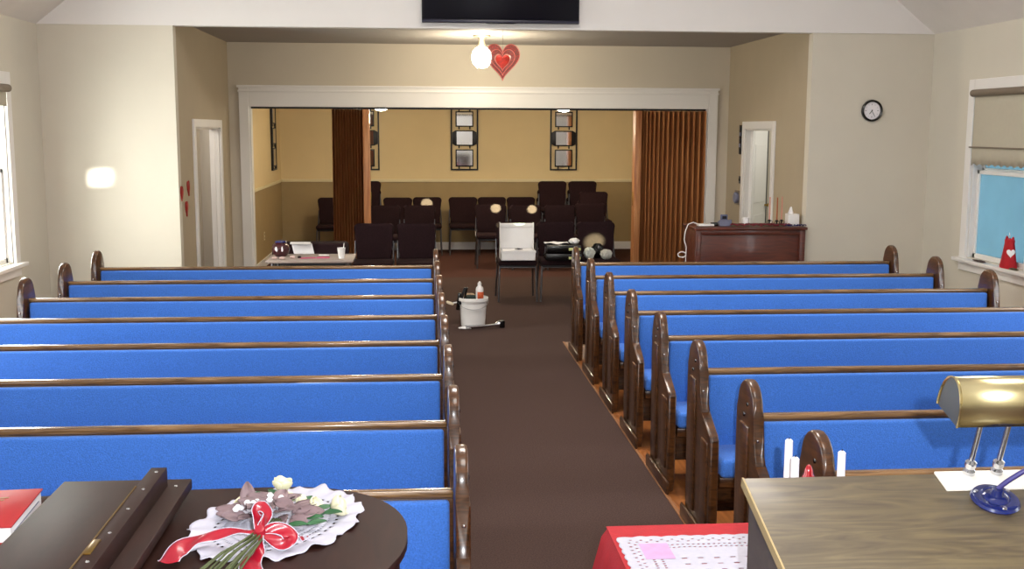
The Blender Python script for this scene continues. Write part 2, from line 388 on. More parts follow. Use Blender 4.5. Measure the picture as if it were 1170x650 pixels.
# window in the right hand side room that shows through the doorway
# windows
def window(name, x, side, W, p):
    y0, y1, z0, z1 = W; s = side; X = lambda a, c: (min(x + s * a, x + s * c), max(x + s * a, x + s * c))
    b = MB()
    a = X(-.028, 0)
    b.box(*a, y0 - .11, y0, z0 - .02, z1 + .11, .005); b.box(*a, y1, y1 + .11, z0 - .02, z1 + .11, .005); b.box(*a, y0, y1, z1, z1 + .11, .005)
    r = X(0, .14)
    b.box(*r, y0, y0 + .02, z0, z1); b.box(*r, y1 - .02, y1, z0, z1); b.box(*r, y0, y1, z1 - .02, z1)
    t = struct(b, name, M['trim'])
    b = MB(); b.box(*X(-.085, .1), y0 - .15, y1 + .15, z0 - .045, z0 - .01, .008); b.box(*X(-.03, 0), y0 - .11, y1 + .11, z0 - .13, z0 - .045, .005)
    struct(b, 'window_sill', M['trim'], parent=t)
    zm = (z0 + z1) / 2 + .05
    def sash(za, zb, d):
        b = MB(); u = X(d, d + .035); e0, e1 = y0 + .02, y1 - .02
        b.box(*u, e0, e0 + .045, za, zb, .004); b.box(*u, e1 - .045, e1, za, zb, .004); b.box(*u, e0, e1, za, za + .05, .004); b.box(*u, e0, e1, zb - .04, zb, .004)
        f = struct(b, 'sash', M['trim'], parent=t)
        struct(MB().box(*X(d + .014, d + .02), e0 + .04, e1 - .04, za + .045, zb - .035), 'pane', p, parent=f)
    sash(z0 - .005, zm, .04); sash(zm - .03, z1 - .02, .085)
    return t
window('window_1', WL, -1, RW, M['pane'])
window('window_2', WR, 1, RW, M['bluepane'])
b = MB()
for a in ((2.29, 2.33, 2.03, 2.275), (2.67, 2.71, 2.03, 2.275), (2.33, 2.67, 2.03, 2.08), (2.33, 2.67, 2.225, 2.275)): b.box(WR - .02, WR, a[0], a[1], a[2], a[3], .003)
struct(b, 'sun_slot_trim', M['trim'])  # trim round the unseen slot added to shape the sun patch

def roller(x, side, y0, y1, ztop, zb, label, scal=True):
    t = thing('roller_shade', label, 'window shade', (x, (y0 + y1) / 2, ztop))
    w_ = (y1 - y0) / 2
    MB().tube([(0, -w_ - .02, 0), (0, w_ + .02, 0)], .034, 18).build('roller', M['taupe'], t)
    hgt = ztop - zb; n = 80
    def fn(u, v):
        y = -w_ + 2 * w_ * u
        zz = -hgt + (.018 * abs(math.sin(u * PI * 9)) if scal else 0)
        return (side * .012, y, zz * v)
    MB().grid(fn, n, 6).build('shade_cloth', M['shade'], t, solid=.003)
    if scal:
        MB().box(-.008, .008, -w_ - .03, w_ + .03, -hgt + .165, -hgt + .18, .003).build('hem_bar', M['taupe'], t)
    return t
roller(WR - .045, 1, 9.05, 10.03, 2.25, 1.575, 'cream roller shade with scalloped hem in the right hand window')
roller(WL + .045, -1, 9.05, 10.03, 2.235, 2.08, 'rolled-up shade at the top of the bright left window', False)


# ------------------------------------------------------------------ pews (they face the camera, towards -y)
XL0, XL1, XR0, XR1 = -2.60, .120, 1.304, 4.06
LY = [3.303 + .811 * i for i in range(8)]
RY = [4.138 + .827 * i for i in range(-1, 7)]; RY[0] = 3.39
EH, RH = .918, .784
def end_profile():
    pts = [(.10, 0), (.13, .06), (.135, .60)]
    for k in range(13):                                     # pointed round arch
        a = PI * k / 12
        pts.append((.02 + .112 * math.cos(a), .785 + (EH - .785) * math.sin(a) ** .85))
    pts += [(-.105, .64), (-.125, .605), (-.29, .545), (-.315, .52), (-.315, .06), (-.29, 0)]
    return pts
def make_end(t, x, out):
    """out: +1 when the decorated outer face looks towards +x"""
    b = MB(); b.prism(end_profile(), x - .0205, x + .0205, 'x', bev=.011, seg=3)
    xo = x + out * .0205
    u = lambda a, c: (min(xo + out * a, xo + out * c), max(xo + out * a, xo + out * c))
    e = b.build('end_panel', M['pew'], t)
    b = MB(); b.box(*u(-.002, .016), -.36, .17, 0, .075, .012)
    b.build('foot_block', M['pew'], e)
    b = MB(); b.box(*u(-.004, .008), -.035, .075, .1, .74, .006); b.box(*u(-.004, .008), -.27, -.16, .12, .5, .006)
    b.build('raised_panel', M['pew'], e)
    for z in (.825, .775):
        b = MB(); b.lathe([(0, 0), (.009, 0), (.008, .004), (0, .006)], 10, m=Matrix.Translation((xo + out * .0, -.01 if z > .8 else .03, z)) @ Matrix.Rotation(out * PI / 2, 4, 'Y'))
        b.build('screw_plug', M['black'], e)
    MB().lathe([(0, 0), (.007, 0), (.005, .004), (0, .006)], 10, m=Matrix.Translation((x + out * .004, -.103, .70)) @ Matrix.Rotation(PI / 2, 4, 'X')).build('screw', M['screw'], e)
def make_pew(x0, x1, y, label, group):
    xc = (x0 + x1) / 2; h = (x1 - x0) / 2
    t = thing('pew', label, 'pew', (xc, y, 0), 0, group)
    make_end(t, -h, -1); make_end(t, h, 1)
    i = h - .026
    MB().box(-i, i, -.022, .022, RH - .024, RH, .008, seg=3).build('top_rail', M['rail'], t)
    lean = Matrix.Identity(4); lean[1][2] = .05; lean[1][3] = -.05 * RH          # the back leans
    MB().box(-i, i, -.012, .03, .40, RH - .024, .004, m=lean).build('back_board', M['pew'], t)
    MB().box(-i + .012, i - .012, -.045, -.010, .40, RH - .026, .012, m=lean, seg=3).build('back_upholstery', M['blue'], t)
    MB().box(-i + .004, i - .004, -.30, .0, .30, .345, .006).build('seat_board', M['pew'], t)
    MB().box(-i + .004, i - .004, -.315, -.03, .345, .43, .022, seg=4).build('seat_cushion', M['blue'], t)
    MB().box(-i, i, .0, .022, .08, .40, .004).build('lower_back_board', M['pew'], t)
    return t
ordinal = ['front', 'second', 'third', 'fourth', 'fifth', 'sixth', 'seventh', 'rearmost']
pl0 = None
for k, y in enumerate(LY):
    lb = 'blue upholstered pew left of the aisle, ' + (ordinal[k] + ' row behind the piano' if 0 < k < 7 else
         'front row directly behind the piano' if k == 0 else 'rearmost row nearest the small table')
    if pl0 is None: pl0 = make_pew(XL0, XL1, y, lb, 'blue pews left of the aisle')
    else: dup(pl0, ((XL0 + XL1) / 2, y, 0), 0, lb)
pr0 = None
for k, y in enumerate(RY):
    lb = 'blue upholstered pew right of the aisle, ' + (ordinal[k] + ' row counted from the lectern' if 0 < k < 7 else
         'front row mostly hidden behind the lectern' if k == 0 else 'rearmost row nearest the wooden cabinet')
    if pr0 is None: pr0 = make_pew(XR0, XR1, y, lb, 'blue pews right of the aisle')
    else: dup(pr0, ((XR0 + XR1) / 2, y, 0), 0, lb)

# ------------------------------------------------------------------ lectern, lamp, microphone
AS = math.radians(17.5)
LO = Vector((.675, 2.19, 1.17))
LM = Matrix.Translation(LO) @ Matrix(((1, 0, 0, 0), (0, -math.cos(AS), -math.sin(AS), 0), (0, -math.sin(AS), math.cos(AS), 0), (0, 0, 0, 1)))   # x, down-slope, normal
t = thing('lectern', 'olive brown wood-grain lectern with sloping top and brass lamp on it', 'lectern', (1.05, 1.9, 0))
inv = Matrix.Translation((-1.05, -1.9, 0))
LW, LS = .80, .62
def lmb(): return MB()
MB().box(0, LW, 0, LS, -.022, 0, .004, m=inv @ LM).build('top', M['lectern'], t)
MB().box(-.001, .003, 0, LS, -.02, .0006, m=inv @ LM).build('edge_band', mat('pale_edge_band', '#a08c62', .4), t)
for x0, x1 in ((.012, .03), (LW - .03, LW - .012)):
    b = MB(); zt = lambda s: 1.17 - s * math.tan(AS) - .026
    b.prism([(2.175 - 1.9, 0), (2.175 - 1.9, zt(.015)), (1.62 - 1.9, zt(.57)), (1.62 - 1.9, 0)], .675 + x0 - 1.05, .675 + x1 - 1.05, 'x')
    b.build('side_panel', M['lectern_side'], t)
MB().box(.675 + .03 - 1.05, .675 + LW - .03 - 1.05, .255, .275, 0, 1.13).build('front_panel', M['lectern_side'], t)
MB().box(.675 + .03 - 1.05, .675 + LW - .03 - 1.05, -.26, .255, .68, .70).build('shelf', M['lectern_side'], t)

def on_slope(x, s, n=0): return LM @ Vector((x, s, n))
R3 = LM.to_3x3().to_4x4()
def slope_thing(name, label, cat, x, s):
    o = thing(name, label, cat, on_slope(x, s)); o.rotation_euler = R3.to_euler(); return o
# R3 is left-handed (x, down-slope, up): use a right-handed frame with v = up-slope
R3 = Matrix(((1, 0, 0, 0), (0, math.cos(AS), -math.sin(AS), 0), (0, math.sin(AS), math.cos(AS), 0), (0, 0, 0, 1)))
t = slope_thing('desk_lamp', 'brass half-round reading lamp on two posts standing on the lectern', 'lamp', .56, .035)
MB().box(-.14, .14, -.03, .035, 0, .006, .002).build('base_plate', mat('cream_enamel', '#e9e2d6', .35, var=.02), t)
for px in (-.068, -.006):
    b = MB(); b.lathe([(0, 0), (.013, 0), (.013, .008), (.009, .012), (.012, .02), (.012, .028), (.006, .034), (.006, .175), (0, .175)], 16, c=(px, .025, .006)); b.build('post', M['chrome'], t)
# shade: half round trough open below
N_ = 22
def shp(r1, r2, k): a = PI * k / N_; return (-r1 * math.cos(a), .170 + r2 * math.sin(a) ** .8)
b = MB()
sv = lambda u, v: (-.16 + .40 * u, shp(.046, .086, v * N_)[0] + .0, shp(.046, .086, v * N_)[1])
b.grid(sv, 2, N_)
sh = b.build('shade', M['brass'], t, solid=.002)
for xx in (-.16, .24):
    b = MB(); b.prism([shp(.046, .086, k) for k in range(N_ + 1)], xx - .001, xx + .001, 'x'); b.build('end_cap', M['brass'], sh)
b = MB(); b.tube([(-.162, p[0], p[1]) for p in [shp(.047, .087, k) for k in range(N_ + 1)]], .0022, 6); b.build('rim', M['brass'], sh)
b = MB(); b.tube([(-.1, 0, .19), (.2, 0, .19)], .012, 12); b.build('lamp_tube', M['white'], t)
b = MB(); b.tube([(-.075, .018, .175), (.0, .018, .175)], .005, 8); b.build('cross_bar', M['chrome'], t)

t = slope_thing('gooseneck_microphone', 'dark blue round flange with gooseneck microphone stem on lectern', 'microphone', .508, .10)
b = MB(); b.lathe([(0, 0), (.048, 0), (.050, .004), (.046, .009), (.032, .012), (.027, .010), (.022, .015), (.014, .017), (.011, .03), (0, .03)], 36); b.build('flange', M['bluedark'], t)
b = MB()
for k in range(3):
    a = k * 2.094 + .5; b.lathe([(0, 0), (.005, 0), (.004, .003), (0, .004)], 10, c=(.039 * math.cos(a), .039 * math.sin(a), .010))
b.build('screw', M['screw'], t)
b = MB(); pts = []
for k in range(12):
    q = k / 11; pts.append((.0 + .125 * q ** 1.25, .005 - .02 * q, .02 + .12 * q ** .9))
b.tube(pts, .0055, 10); nk = b.build('gooseneck', mat('purple_blue_stem', '#3b3670', .4), t)
b = MB(); b.tube([pts[-1], (pts[-1][0] + .05, -.02, .19)], [.008, .010], 12); b.build('microphone_head', M['black'], t)

# ------------------------------------------------------------------ communion table with cloth, candles
TX0, TX1, TY0, TY1, TZ = .53, 1.62, 2.45, 3.015, .755
t = thing('communion_table', 'wooden communion table under a red cloth beside the lectern', 'table', ((TX0 + TX1) / 2, (TY0 + TY1) / 2, 0))
hx, hy = (TX1 - TX0) / 2, (TY1 - TY0) / 2
MB().box(-hx + .01, hx - .01, -hy + .01, hy - .01, TZ - .035, TZ - .004, .004).build('tabletop', M['pew'], t)
for sx_ in (-1, 1):
    for sy_ in (-1, 1):
        MB().box(sx_ * (hx - .06) - .03, sx_ * (hx - .06) + .03, sy_ * (hy - .06) - .03, sy_ * (hy - .06) + .03, 0, TZ - .035, .006).build('leg', M['pew'], t)
# cloth: flat top with a drape that flares in soft folds
b = MB(); per = []
def cloth_pt(a):   # perimeter parameter 0..1
    L1, L2 = 2 * hx, 2 * hy; s_ = a * 2 * (L1 + L2)
    if s_ < L1: return (-hx + s_, -hy, 0, -1)
    s_ -= L1
    if s_ < L2: return (hx, -hy + s_, 1, 0)
    s_ -= L2
    if s_ < L1: return (hx - s_, hy, 0, 1)
    return (-hx, hy - (s_ - L1), -1, 0)
NP = 176
def cf(u, v):
    px, py, nx, ny = cloth_pt(u % 1)
    # blend normals near the corners
    for cx in (-hx, hx):
        for cy in (-hy, hy):
            d = math.hypot(px - cx, py - cy)
            if d < .06: nx, ny = nx + (math.copysign(1, cx)) * (1 - d / .06) * .7, ny + math.copysign(1, cy) * (1 - d / .06) * .7
    o = (.004 + .05 * v + .012 * v * math.sin(u * 2 * PI * 19) + .008 * v * math.sin(u * 2 * PI * 7 + 1))
    z = TZ + .002 - .006 * min(1, v * 8) - .26 * v
    if v == 0: o = -.004; z = TZ + .003
    return (px + nx * o, py + ny * o, z)
b.grid(cf, NP, 10, closed_u=True)
b.box(-hx + .0, hx - .0, -hy + .0, hy - .0, TZ, TZ + .003)
o = b.build('tablecloth', M['red_cloth']); o.location = ((TX0 + TX1) / 2, (TY0 + TY1) / 2, 0)
tag(o, 'bright red cloth draped over the communion table', 'tablecloth')
# lace runner with scalloped border and rows of small holes
rx0, rx1, ry0, ry1 = .545, 1.5, 2.50, 2.918
t = thing('lace_runner', 'white lace runner with scalloped edge lying on the red cloth', 'doily', (rx0, ry0, TZ + .0035))
nx_, ny_ = 130, 64
def ls(u, v):
    x = (rx1 - rx0) * u; y = (ry1 - ry0) * v
    ex = min(u * (rx1 - rx0), (1 - u) * (rx1 - rx0)); ey = min(v * (ry1 - ry0), (1 - v) * (ry1 - ry0))
    if ey < .01: y += (-1 if v < .5 else 1) * .006 * abs(math.sin(x * 75))
    if ex < .01: x += (-1 if u < .5 else 1) * .006 * abs(math.sin(y * 75))
    return (x, y, .0016 + .0008 * math.sin(x * 60) * math.sin(y * 70))
def lskip(i, j):
    di = min(i, nx_ - 1 - i); dj = min(j, ny_ - 1 - j); d = min(di, dj)
    if d == 9 and (i + j) % 2: return True
    if d == 12 and (i + j) % 2 == 0: return True
    if d in (3, 5) and (i + j) % 4 == 0: return True
    if 18 < di and 18 < dj < 40 and (i % 6 in (2, 3)) and (j % 6 == 3): return True
    return False
MB().grid(ls, nx_, ny_, lskip).build('lace', M['lace'], t, solid=.0012)
b = MB(); b.box(.05, .13, .255, .365, .0030, .0034); b.build('pink_lining', M['pinklace'], t)

def candle(x, y, ztop, hold, label, r=.0115):
    t = thing('candle', label, 'candle', (x, y, TZ + .006))
    z0 = TZ + .006
    b = MB(); hh = hold
    b.lathe([(0, 0), (.028, 0), (.028, .006), (.012, .014), (.009, hh * .5), (.018, hh * .6), (.009, hh * .7), (.02, hh * .9), (.022, hh), (.0, hh)], 24); b.build('holder', M['redglass'], t)
    b = MB(); b.lathe([(0, 0), (r, 0), (r * .92, ztop - z0 - hh - .004), (r * .6, ztop - z0 - hh), (0, ztop - z0 - hh)], 18, c=(0, 0, hh)); b.build('taper', M['candle'], t)
    b = MB(); b.tube([(0, 0, ztop - z0), (.001, 0, ztop - z0 + .006)], .0012, 6); b.build('wick', M['black'], t)
candle(1.010, 2.86, 1.054, .135, 'tallest white taper candle, leftmost of those behind the lectern edge')
candle(.983, 2.73, 1.043, .13, 'short white taper candle close beside the tallest one')
candle(1.158, 2.85, 1.020, .10, 'white taper candle right of the round-topped dark pew end')
t = thing('glass_vase', 'small ruby red glass ornament between the white candles', 'ornament', (1.047, 2.80, TZ + .006))
MB().lathe([(0, 0), (.035, 0), (.034, .006), (.010, .02), (.009, .10), (.02, .14), (.021, .17), (.020, .20), (.012, .215), (.012, .222), (.006, .236), (0, .24)], 28).build('body', M['redglass'], t)

# ------------------------------------------------------------------ baby grand piano (tail to the right, player at the left)
PX, PY = -.85, 2.0
t = thing('piano', 'dark mahogany baby grand piano with folded lid at bottom left', 'piano', (PX, PY, 0))
def tail(off=0, z0=.98, z1=1.0, xl=-.90, bev=.005):
    cx, cy, rx, ry = -.36, 2.36, .325 + off, .35 + off
    pts = [(xl, 2.70 + off), (-.40, 2.71 + off)]
    for k in range(1, 20):
        a = PI / 2 - k * PI * .60 / 19
        pts.append((cx + rx * max(-1, math.copysign(abs(math.cos(a)) ** .9, math.cos(a))), cy + ry * math.copysign(abs(math.sin(a)) ** .9, math.sin(a))))
    pts += [(-.16 + off, 1.90), (-.42 + off, 1.62), (-.62 + off, 1.38 - off), (xl, 1.34 - off)]
    return [(p[0] - PX, p[1] - PY) for p in pts]
b = MB(); b.prism(tail(0), .982, 1.0, 'z', bev=.005); b.build('main_lid', M['piano'], t)
b = MB(); b.prism(tail(-.018, xl=-1.50), .70, .980, 'z', bev=.004); b.build('case', M['piano'], t)
b = MB(); b.prism([(-1.62 - PX, 2.70 - PY), (-.901 - PX, 2.70 - PY), (-.901 - PX, 2.64 - PY), (-1.62 - PX, 2.64 - PY)], .70, .995, 'z', bev=.004)
b.prism([(-1.62 - PX, 1.34 - PY), (-.901 - PX, 1.34 - PY), (-.901 - PX, 1.40 - PY), (-1.62 - PX, 1.40 - PY)], .70, .995, 'z', bev=.004); b.build('arm', M['piano'], t)
b = MB(); b.box(-1.62 - PX, -1.50 - PX, 1.40 - PY, 2.64 - PY, .70, .73, .004); b.build('key_bed', M['piano'], t)
b = MB()
for k in range(49): b.box(-1.63 - PX, -1.505 - PX, 1.41 - PY + k * .0250, 1.41 - PY + k * .0250 + .0238, .731, .75, .002)
kb = b.build('white_keys', M['white'], t)
b = MB()
for k in range(48):
    if k % 7 in (0, 1, 3, 4, 5): b.box(-1.58 - PX, -1.505 - PX, 1.41 - PY + k * .025 + .018, 1.41 - PY + k * .025 + .032, .751, .762, .002)
b.build('black_keys', M['black'], t)
b = MB(); b.box(-1.30 - PX, -.92 - PX, 1.42 - PY, 2.62 - PY, .981, .990, .003); b.build('music_shelf', M['rail'], t)
# front flap folded back on the main lid
FX0, FX1, FYa, FYb = -.872, -.566, 1.36, 2.655
b = MB(); b.box(FX0 - PX, FX1 - PX, FYa - PY, FYb - PY, 1.020, 1.045, .003); fp = b.build('lid_flap', M['piano'], t)
b = MB()
for y in (1.6, 2.05, 2.5): b.box(-.80 - PX, -.60 - PX, y - PY - .01, y - PY + .01, 1.0, 1.020)
b.build('rubber_stop', M['black'], fp)
b = MB(); b.box(-.650 - PX, -.612 - PX, FYa - PY, 2.60 - PY, 1.045, 1.092, .002); br = b.build('lid_bar', M['piano'], fp)
b = MB(); b.box(-.6515 - PX, -.648 - PX, FYa - PY, 2.46 - PY, 1.0915, 1.0935); b.build('brass_hinge', M['brassdark'], br)
b = MB(); b.box(-.648 - PX, -.634 - PX, 2.055 - PY, 2.13 - PY, 1.0915, 1.0945, .001); b.build('brass_plate', M['brassdark'], br)
b = MB()
for y in (1.62, 1.82, 2.02, 2.17, 2.31, 2.44, 2.565): b.lathe([(0, 0), (.0042, 0), (.003, .0016), (0, .002)], 10, c=(-.629 - PX, y - PY, 1.092))
b.lathe([(0, 0), (.0042, 0), (.003, .0016), (0, .002)], 10, c=(-.593 - PX, 2.60 - PY, 1.045))
b.build('screw', M['screw'], br)
for lx, ly in ((-1.45, 2.55), (-1.45, 1.5), (-.35, 2.3)):
    b = MB(); b.lathe([(0, .06), (.035, .06), (.03, .12), (.045, .5), (.06, .62), (.07, .70), (0, .70)], 20, c=(lx - PX, ly - PY, 0)); l = b.build('leg', M['piano'], t)
    b = MB(); b.tube([(lx - PX - .012, ly - PY, .03), (lx - PX + .012, ly - PY, .03)], .03, 18); b.build('caster', M['brassdark'], l)
# hymnal
t = thing('hymnal', 'red hardcover hymnal with white pages lying at the bottom left on the piano', 'book', (-.985, 2.50, .990), math.radians(4))
b = MB(); b.box(-.072, .072, -.115, .135, .003, .038, .002); b.build('pages', M['paper'], t)
b = MB(); b.box(-.078, .076, -.12, .14, .038, .042, .0015); b.box(-.078, .076, -.12, .14, 0, .003, .001); b.box(-.080, -.075, -.12, .14, 0, .042, .002); cv = b.build('cover', M['redbook'], t)
b = MB()
for k in range(3): b.box(-.045 + k * .006, .015 - k * .006, .075 - k * .016, .083 - k * .016, .0419, .0424)
b.build('gilt_lines', M['brassdark'], cv)
b = MB(); b.box(.0715, .0730, -.09, .11, .018, .0205); b.box(-.06, .05, -.1165, -.1150, .016, .018); b.build('page_marker', M['steelblue'], t)

# ------------------------------------------------------------------ doily and bouquet
DZ = 1.0
t = thing('doily', 'round white crocheted doily with ruffled edge on the piano', 'doily', (-.335, 2.45, DZ), math.radians(-20))
NR, NA = 30, 180
def dfn(u, v):
    a = u * 2 * PI; r = .02 + .98 * v
    rr = r * (1 + (.035 * math.sin(a * 13) + .015 * math.sin(a * 37)) * max(0, (r - .8) / .2))
    z = .002 + max(0, (r - .74) / .26) * (.004 + .0045 * math.sin(a * 21) + .002 * math.sin(a * 9))
    return (.180 * rr * math.cos(a), .245 * rr * math.sin(a), z)
def dskip(i, j):
    if j in (6, 9, 12) and i % 3 == 0: return True
    if j in (15, 18) and i % 2 == 0: return True
    if j == 21 and i % 4 in (0, 1): return True
    if j in (3,) and i % 6 < 2: return True
    return False
MB().grid(dfn, NA, NR, dskip, closed_u=True).build('crochet', M['lace'], t, solid=.0016)
MB().lathe([(0, .0012), (.01, .0012), (.01, .003), (0, .0035)], 12).build('centre_knot', M['lace'], t)

bq = thing('bouquet', 'bouquet of cream roses and mauve leaves with red ribbon bow on doily', 'bouquet', (-.345, 2.42, DZ + .006))
BX, BY = -.345, 2.42
def leaf(b, base, direction, ln, wd, curl=.25, n=None, m=None):
    d = Vector(direction).normalized(); up = Vector((0, 0, 1)) if n is None else Vector(n)
    sd = d.cross(up).normalized(); nn = sd.cross(d).normalized(); base = Vector(base)
    def fn(u, v):
        w_ = wd * math.sin(PI * min(1, u * .96 + .02)) ** .75 * (1 - .25 * u)
        q = (v - .5) * 2
        return base + d * (ln * u) + sd * (w_ * q * .5) + nn * (-curl * ln * u * u + abs(q) * wd * .14)
    b.grid(fn, 8, 4)
random.seed(3)
b = MB()
def W_(x, y, z): return Vector((x - BX, y - BY, z - DZ - .006))          # place coordinates to bouquet coordinates
for k in range(30):
    a = 2 * PI * k / 30 + random.uniform(-.2, .2); r = random.uniform(.15, 1)
    cx, cy = -.345 + .075 * r * math.cos(a), 2.45 + .055 * r * math.sin(a) - .1 * (.075 * r * math.cos(a))
    dv = Vector((math.cos(a) + .15, math.sin(a) * .9, random.uniform(.0, .35)))
    nr = Vector((random.uniform(-.4, .4), random.uniform(-.7, .1), 1))
    leaf(b, W_(cx, cy, 1.012 + .035 * (1 - r) + random.uniform(0, .015)), dv, random.uniform(.042, .06), random.uniform(.034, .046), random.uniform(-.05, .2), n=nr)
leaf(b, W_(-.405, 2.50, 1.02), (-.1, .35, .9), .062, .042, .05, n=(0, -1, .3))
for (x_, y_) in ((-.43, 2.48), (-.42, 2.45), (-.40, 2.50)): leaf(b, W_(x_, y_, 1.018), (-1, random.uniform(-.3, .5), .12), .055, .040, .1, n=(.1, -.3, 1))
b.build('mauve_leaves', M['mauve'], bq, solid=.0008)
b = MB()
for (x_, y_, dx, dy) in ((-.345, 2.575, -.6, .6), (-.315, 2.54, .6, 1), (-.25, 2.47, 1, .5), (-.23, 2.45, 1, -.2), (-.27, 2.42, 1, -.2), (-.29, 2.52, .6, .8), (-.30, 2.38, 1, -.3), (-.26, 2.38, 1, .1), (-.38, 2.56, -.5, .8)):
    leaf(b, W_(x_, y_, 1.02), (dx, dy, .3), .045, .022, .2, n=(0, -.3, 1))
b.build('green_leaves', M['green'], bq, solid=.0008)
def rose(x_, y_, z_, d, sc=1.0):
    q = Vector(d).to_track_quat('Z', 'Y').to_matrix().to_4x4(); m = Matrix.Translation((x_, y_, z_)) @ q @ Matrix.Scale(sc, 4)
    b = MB(); b.lathe([(0, 0), (.011, .003), (.0165, .014), (.015, .027), (.008, .034), (0, .030)], 14, m=m)
    for k in range(7):
        a = k * 2.4; rr = .016 + .001 * k
        def fn(u, v, a=a, rr=rr, k=k):
            th = a + (u - .5) * 1.5; r_ = rr * (.55 + .6 * math.sin(v * PI * .62)) + .003 * v * v
            return (r_ * math.cos(th), r_ * math.sin(th), .002 + (.034 - .0012 * k) * v - .006 * (2 * u - 1) ** 2 * v)
        b.grid(fn, 6, 5, m=m)
    r_ = b.build('rose', M['rose'], bq, solid=.0007)
    b = MB()
    for k in range(5):
        a = k * 2 * PI / 5
        b2 = MB(); leaf(b, m @ Vector((0, 0, 0)), (q @ Vector((math.cos(a), math.sin(a), .9))), .024 * sc, .011 * sc, -.2, n=q @ Vector((0, 0, 1)))
    b.lathe([(0, -.008), (.004, -.008), (.007, 0), (.009, .004), (0, .006)], 10, m=m)
    b.tube([m @ Vector((0, 0, -.006)), m @ Vector((0, 0, -.04))], .0022, 6)
    b.build('sepals', M['green'], r_, solid=.0006)
for (x_, y_, z_, d_, sc_) in ((-.340, 2.585, 1.032, (.15, .1, 1), .92), (-.212, 2.475, 1.020, (1, .1, .4), 1.0), (-.318, 2.555, 1.014, (.2, .1, .9), .62), (-.294, 2.53, 1.014, (.5, .0, .8), .66), (-.262, 2.495, 1.016, (.8, -.1, .6), .78), (-.425, 2.55, 1.012, (-.6, .1, .7), .62), (-.36, 2.56, 1.010, (-.2, .1, .9), .5)):
    q_ = W_(x_, y_, z_); rose(q_.x, q_.y, q_.z, d_, sc_)
# stems running down to the lower left
b = MB()
for k in range(11):
    s_ = (k - 5) / 5
    p0 = W_(-.350 + .014 * s_, 2.275 + .008 * abs(s_), 1.034 + .005 * (k % 3)); p1 = W_(-.420 + .042 * s_, 2.135 - .012 * (k % 4), 1.010 + .004 * (k % 2))
    b.tube([W_(-.335 + .03 * s_, 2.40, 1.03), p0, p0.lerp(p1, .5) + Vector((.004 * s_, 0, .006)), p1], [.0022, .0026, .0026, .0022], 7)
b.build('stems', M['stem'], bq)
# white filler blossoms
b = MB()
for k in range(12):
    x_, y_ = random.uniform(-.08, .03), random.uniform(-.05, .07)
    b.lathe([(0, 0), (.006, .002), (.008, .007), (.004, .012), (0, .012)], 8, c=(x_, y_, .03 + random.uniform(0, .02)))
b.build('filler_blossoms', M['candle'], bq)
# ribbon bow
kn = W_(-.348, 2.277, 1.046)
def ribbon(name, pts, wd, parent, edge=True, tilt=None):
    pts = [Vector(p) for p in pts]; n = 26
    def P_(u):   # catmull-rom
        s_ = u * (len(pts) - 1); i = min(int(s_), len(pts) - 2); f = s_ - i
        a, b_, c, d = pts[max(i - 1, 0)], pts[i], pts[i + 1], pts[min(i + 2, len(pts) - 1)]
        return .5 * ((2 * b_) + (c - a) * f + (2 * a - 5 * b_ + 4 * c - d) * f * f + (3 * b_ - 3 * c + d - a) * f ** 3)
    def W(u): return wd(u) if callable(wd) else wd
    def fn(u, v):
        p = P_(u); d = (P_(min(1, u + .01)) - P_(max(0, u - .01))).normalized()
        side = d.cross(Vector(tilt or (0, 0, 1))).normalized(); nn = side.cross(d)
        q = (v - .5) * 2
        return p + side * (W(u) * .5 * q) + nn * (.004 * math.sin(u * 17 + q * 2.2))
    o = MB().grid(fn, n, 6).build(name, M['ribbon'], parent, solid=.0007)
    if edge:
        b = MB()
        for v in (0, 1): b.tube([fn(k / n, v) for k in range(n + 1)], .0011, 5)
        b.build('wired_edge', M['lace'], o)
    return o
bw = MB(); bw.lathe([(0, -.012), (.010, -.010), (.014, 0), (.010, .010), (0, .012)], 12, m=Matrix.Translation(kn) @ Matrix.Rotation(.6, 4, 'X')); bow = bw.build('ribbon_bow', M['ribbon'], bq)
ribbon('loop', [kn, kn + Vector((-.008, .012, .014)), kn + Vector((-.010, .028, .032)), kn + Vector((.002, .036, .040)), kn + Vector((.012, .024, .028)), kn + Vector((.005, .010, .010)), kn], lambda u: .012 + .020 * math.sin(u * PI), bow, tilt=(.9, -.6, .3))
ribbon('loop', [kn, kn + Vector((.026, .004, .006)), kn + Vector((.054, .000, .000)), kn + Vector((.066, -.010, -.012)), kn + Vector((.050, -.016, -.022)), kn + Vector((.024, -.008, -.012)), kn], lambda u: .012 + .020 * math.sin(u * PI), bow, tilt=(0, -.8, .7))
ribbon('tail', [kn, kn + Vector((-.05, .012, -.004)), kn + Vector((-.12, .012, -.014)), kn + Vector((-.165, -.02, -.026)), kn + Vector((-.175, -.075, -.032))], lambda u: .014 + .030 * min(1, u * 1.5), bow, tilt=(0, -.25, 1))
ribbon('tail', [kn, kn + Vector((.004, -.02, -.012)), kn + Vector((.004, -.05, -.028)), kn + Vector((-.006, -.09, -.032)), kn + Vector((.0, -.15, -.034))], lambda u: .012 + .04 * max(0, u - .3) * 1.6, bow, tilt=(0, -.35, 1))
ribbon('tail', [kn + Vector((.055, .010, -.010)), kn + Vector((.085, .022, -.026)), kn + Vector((.10, .034, -.03))], .012, bow)

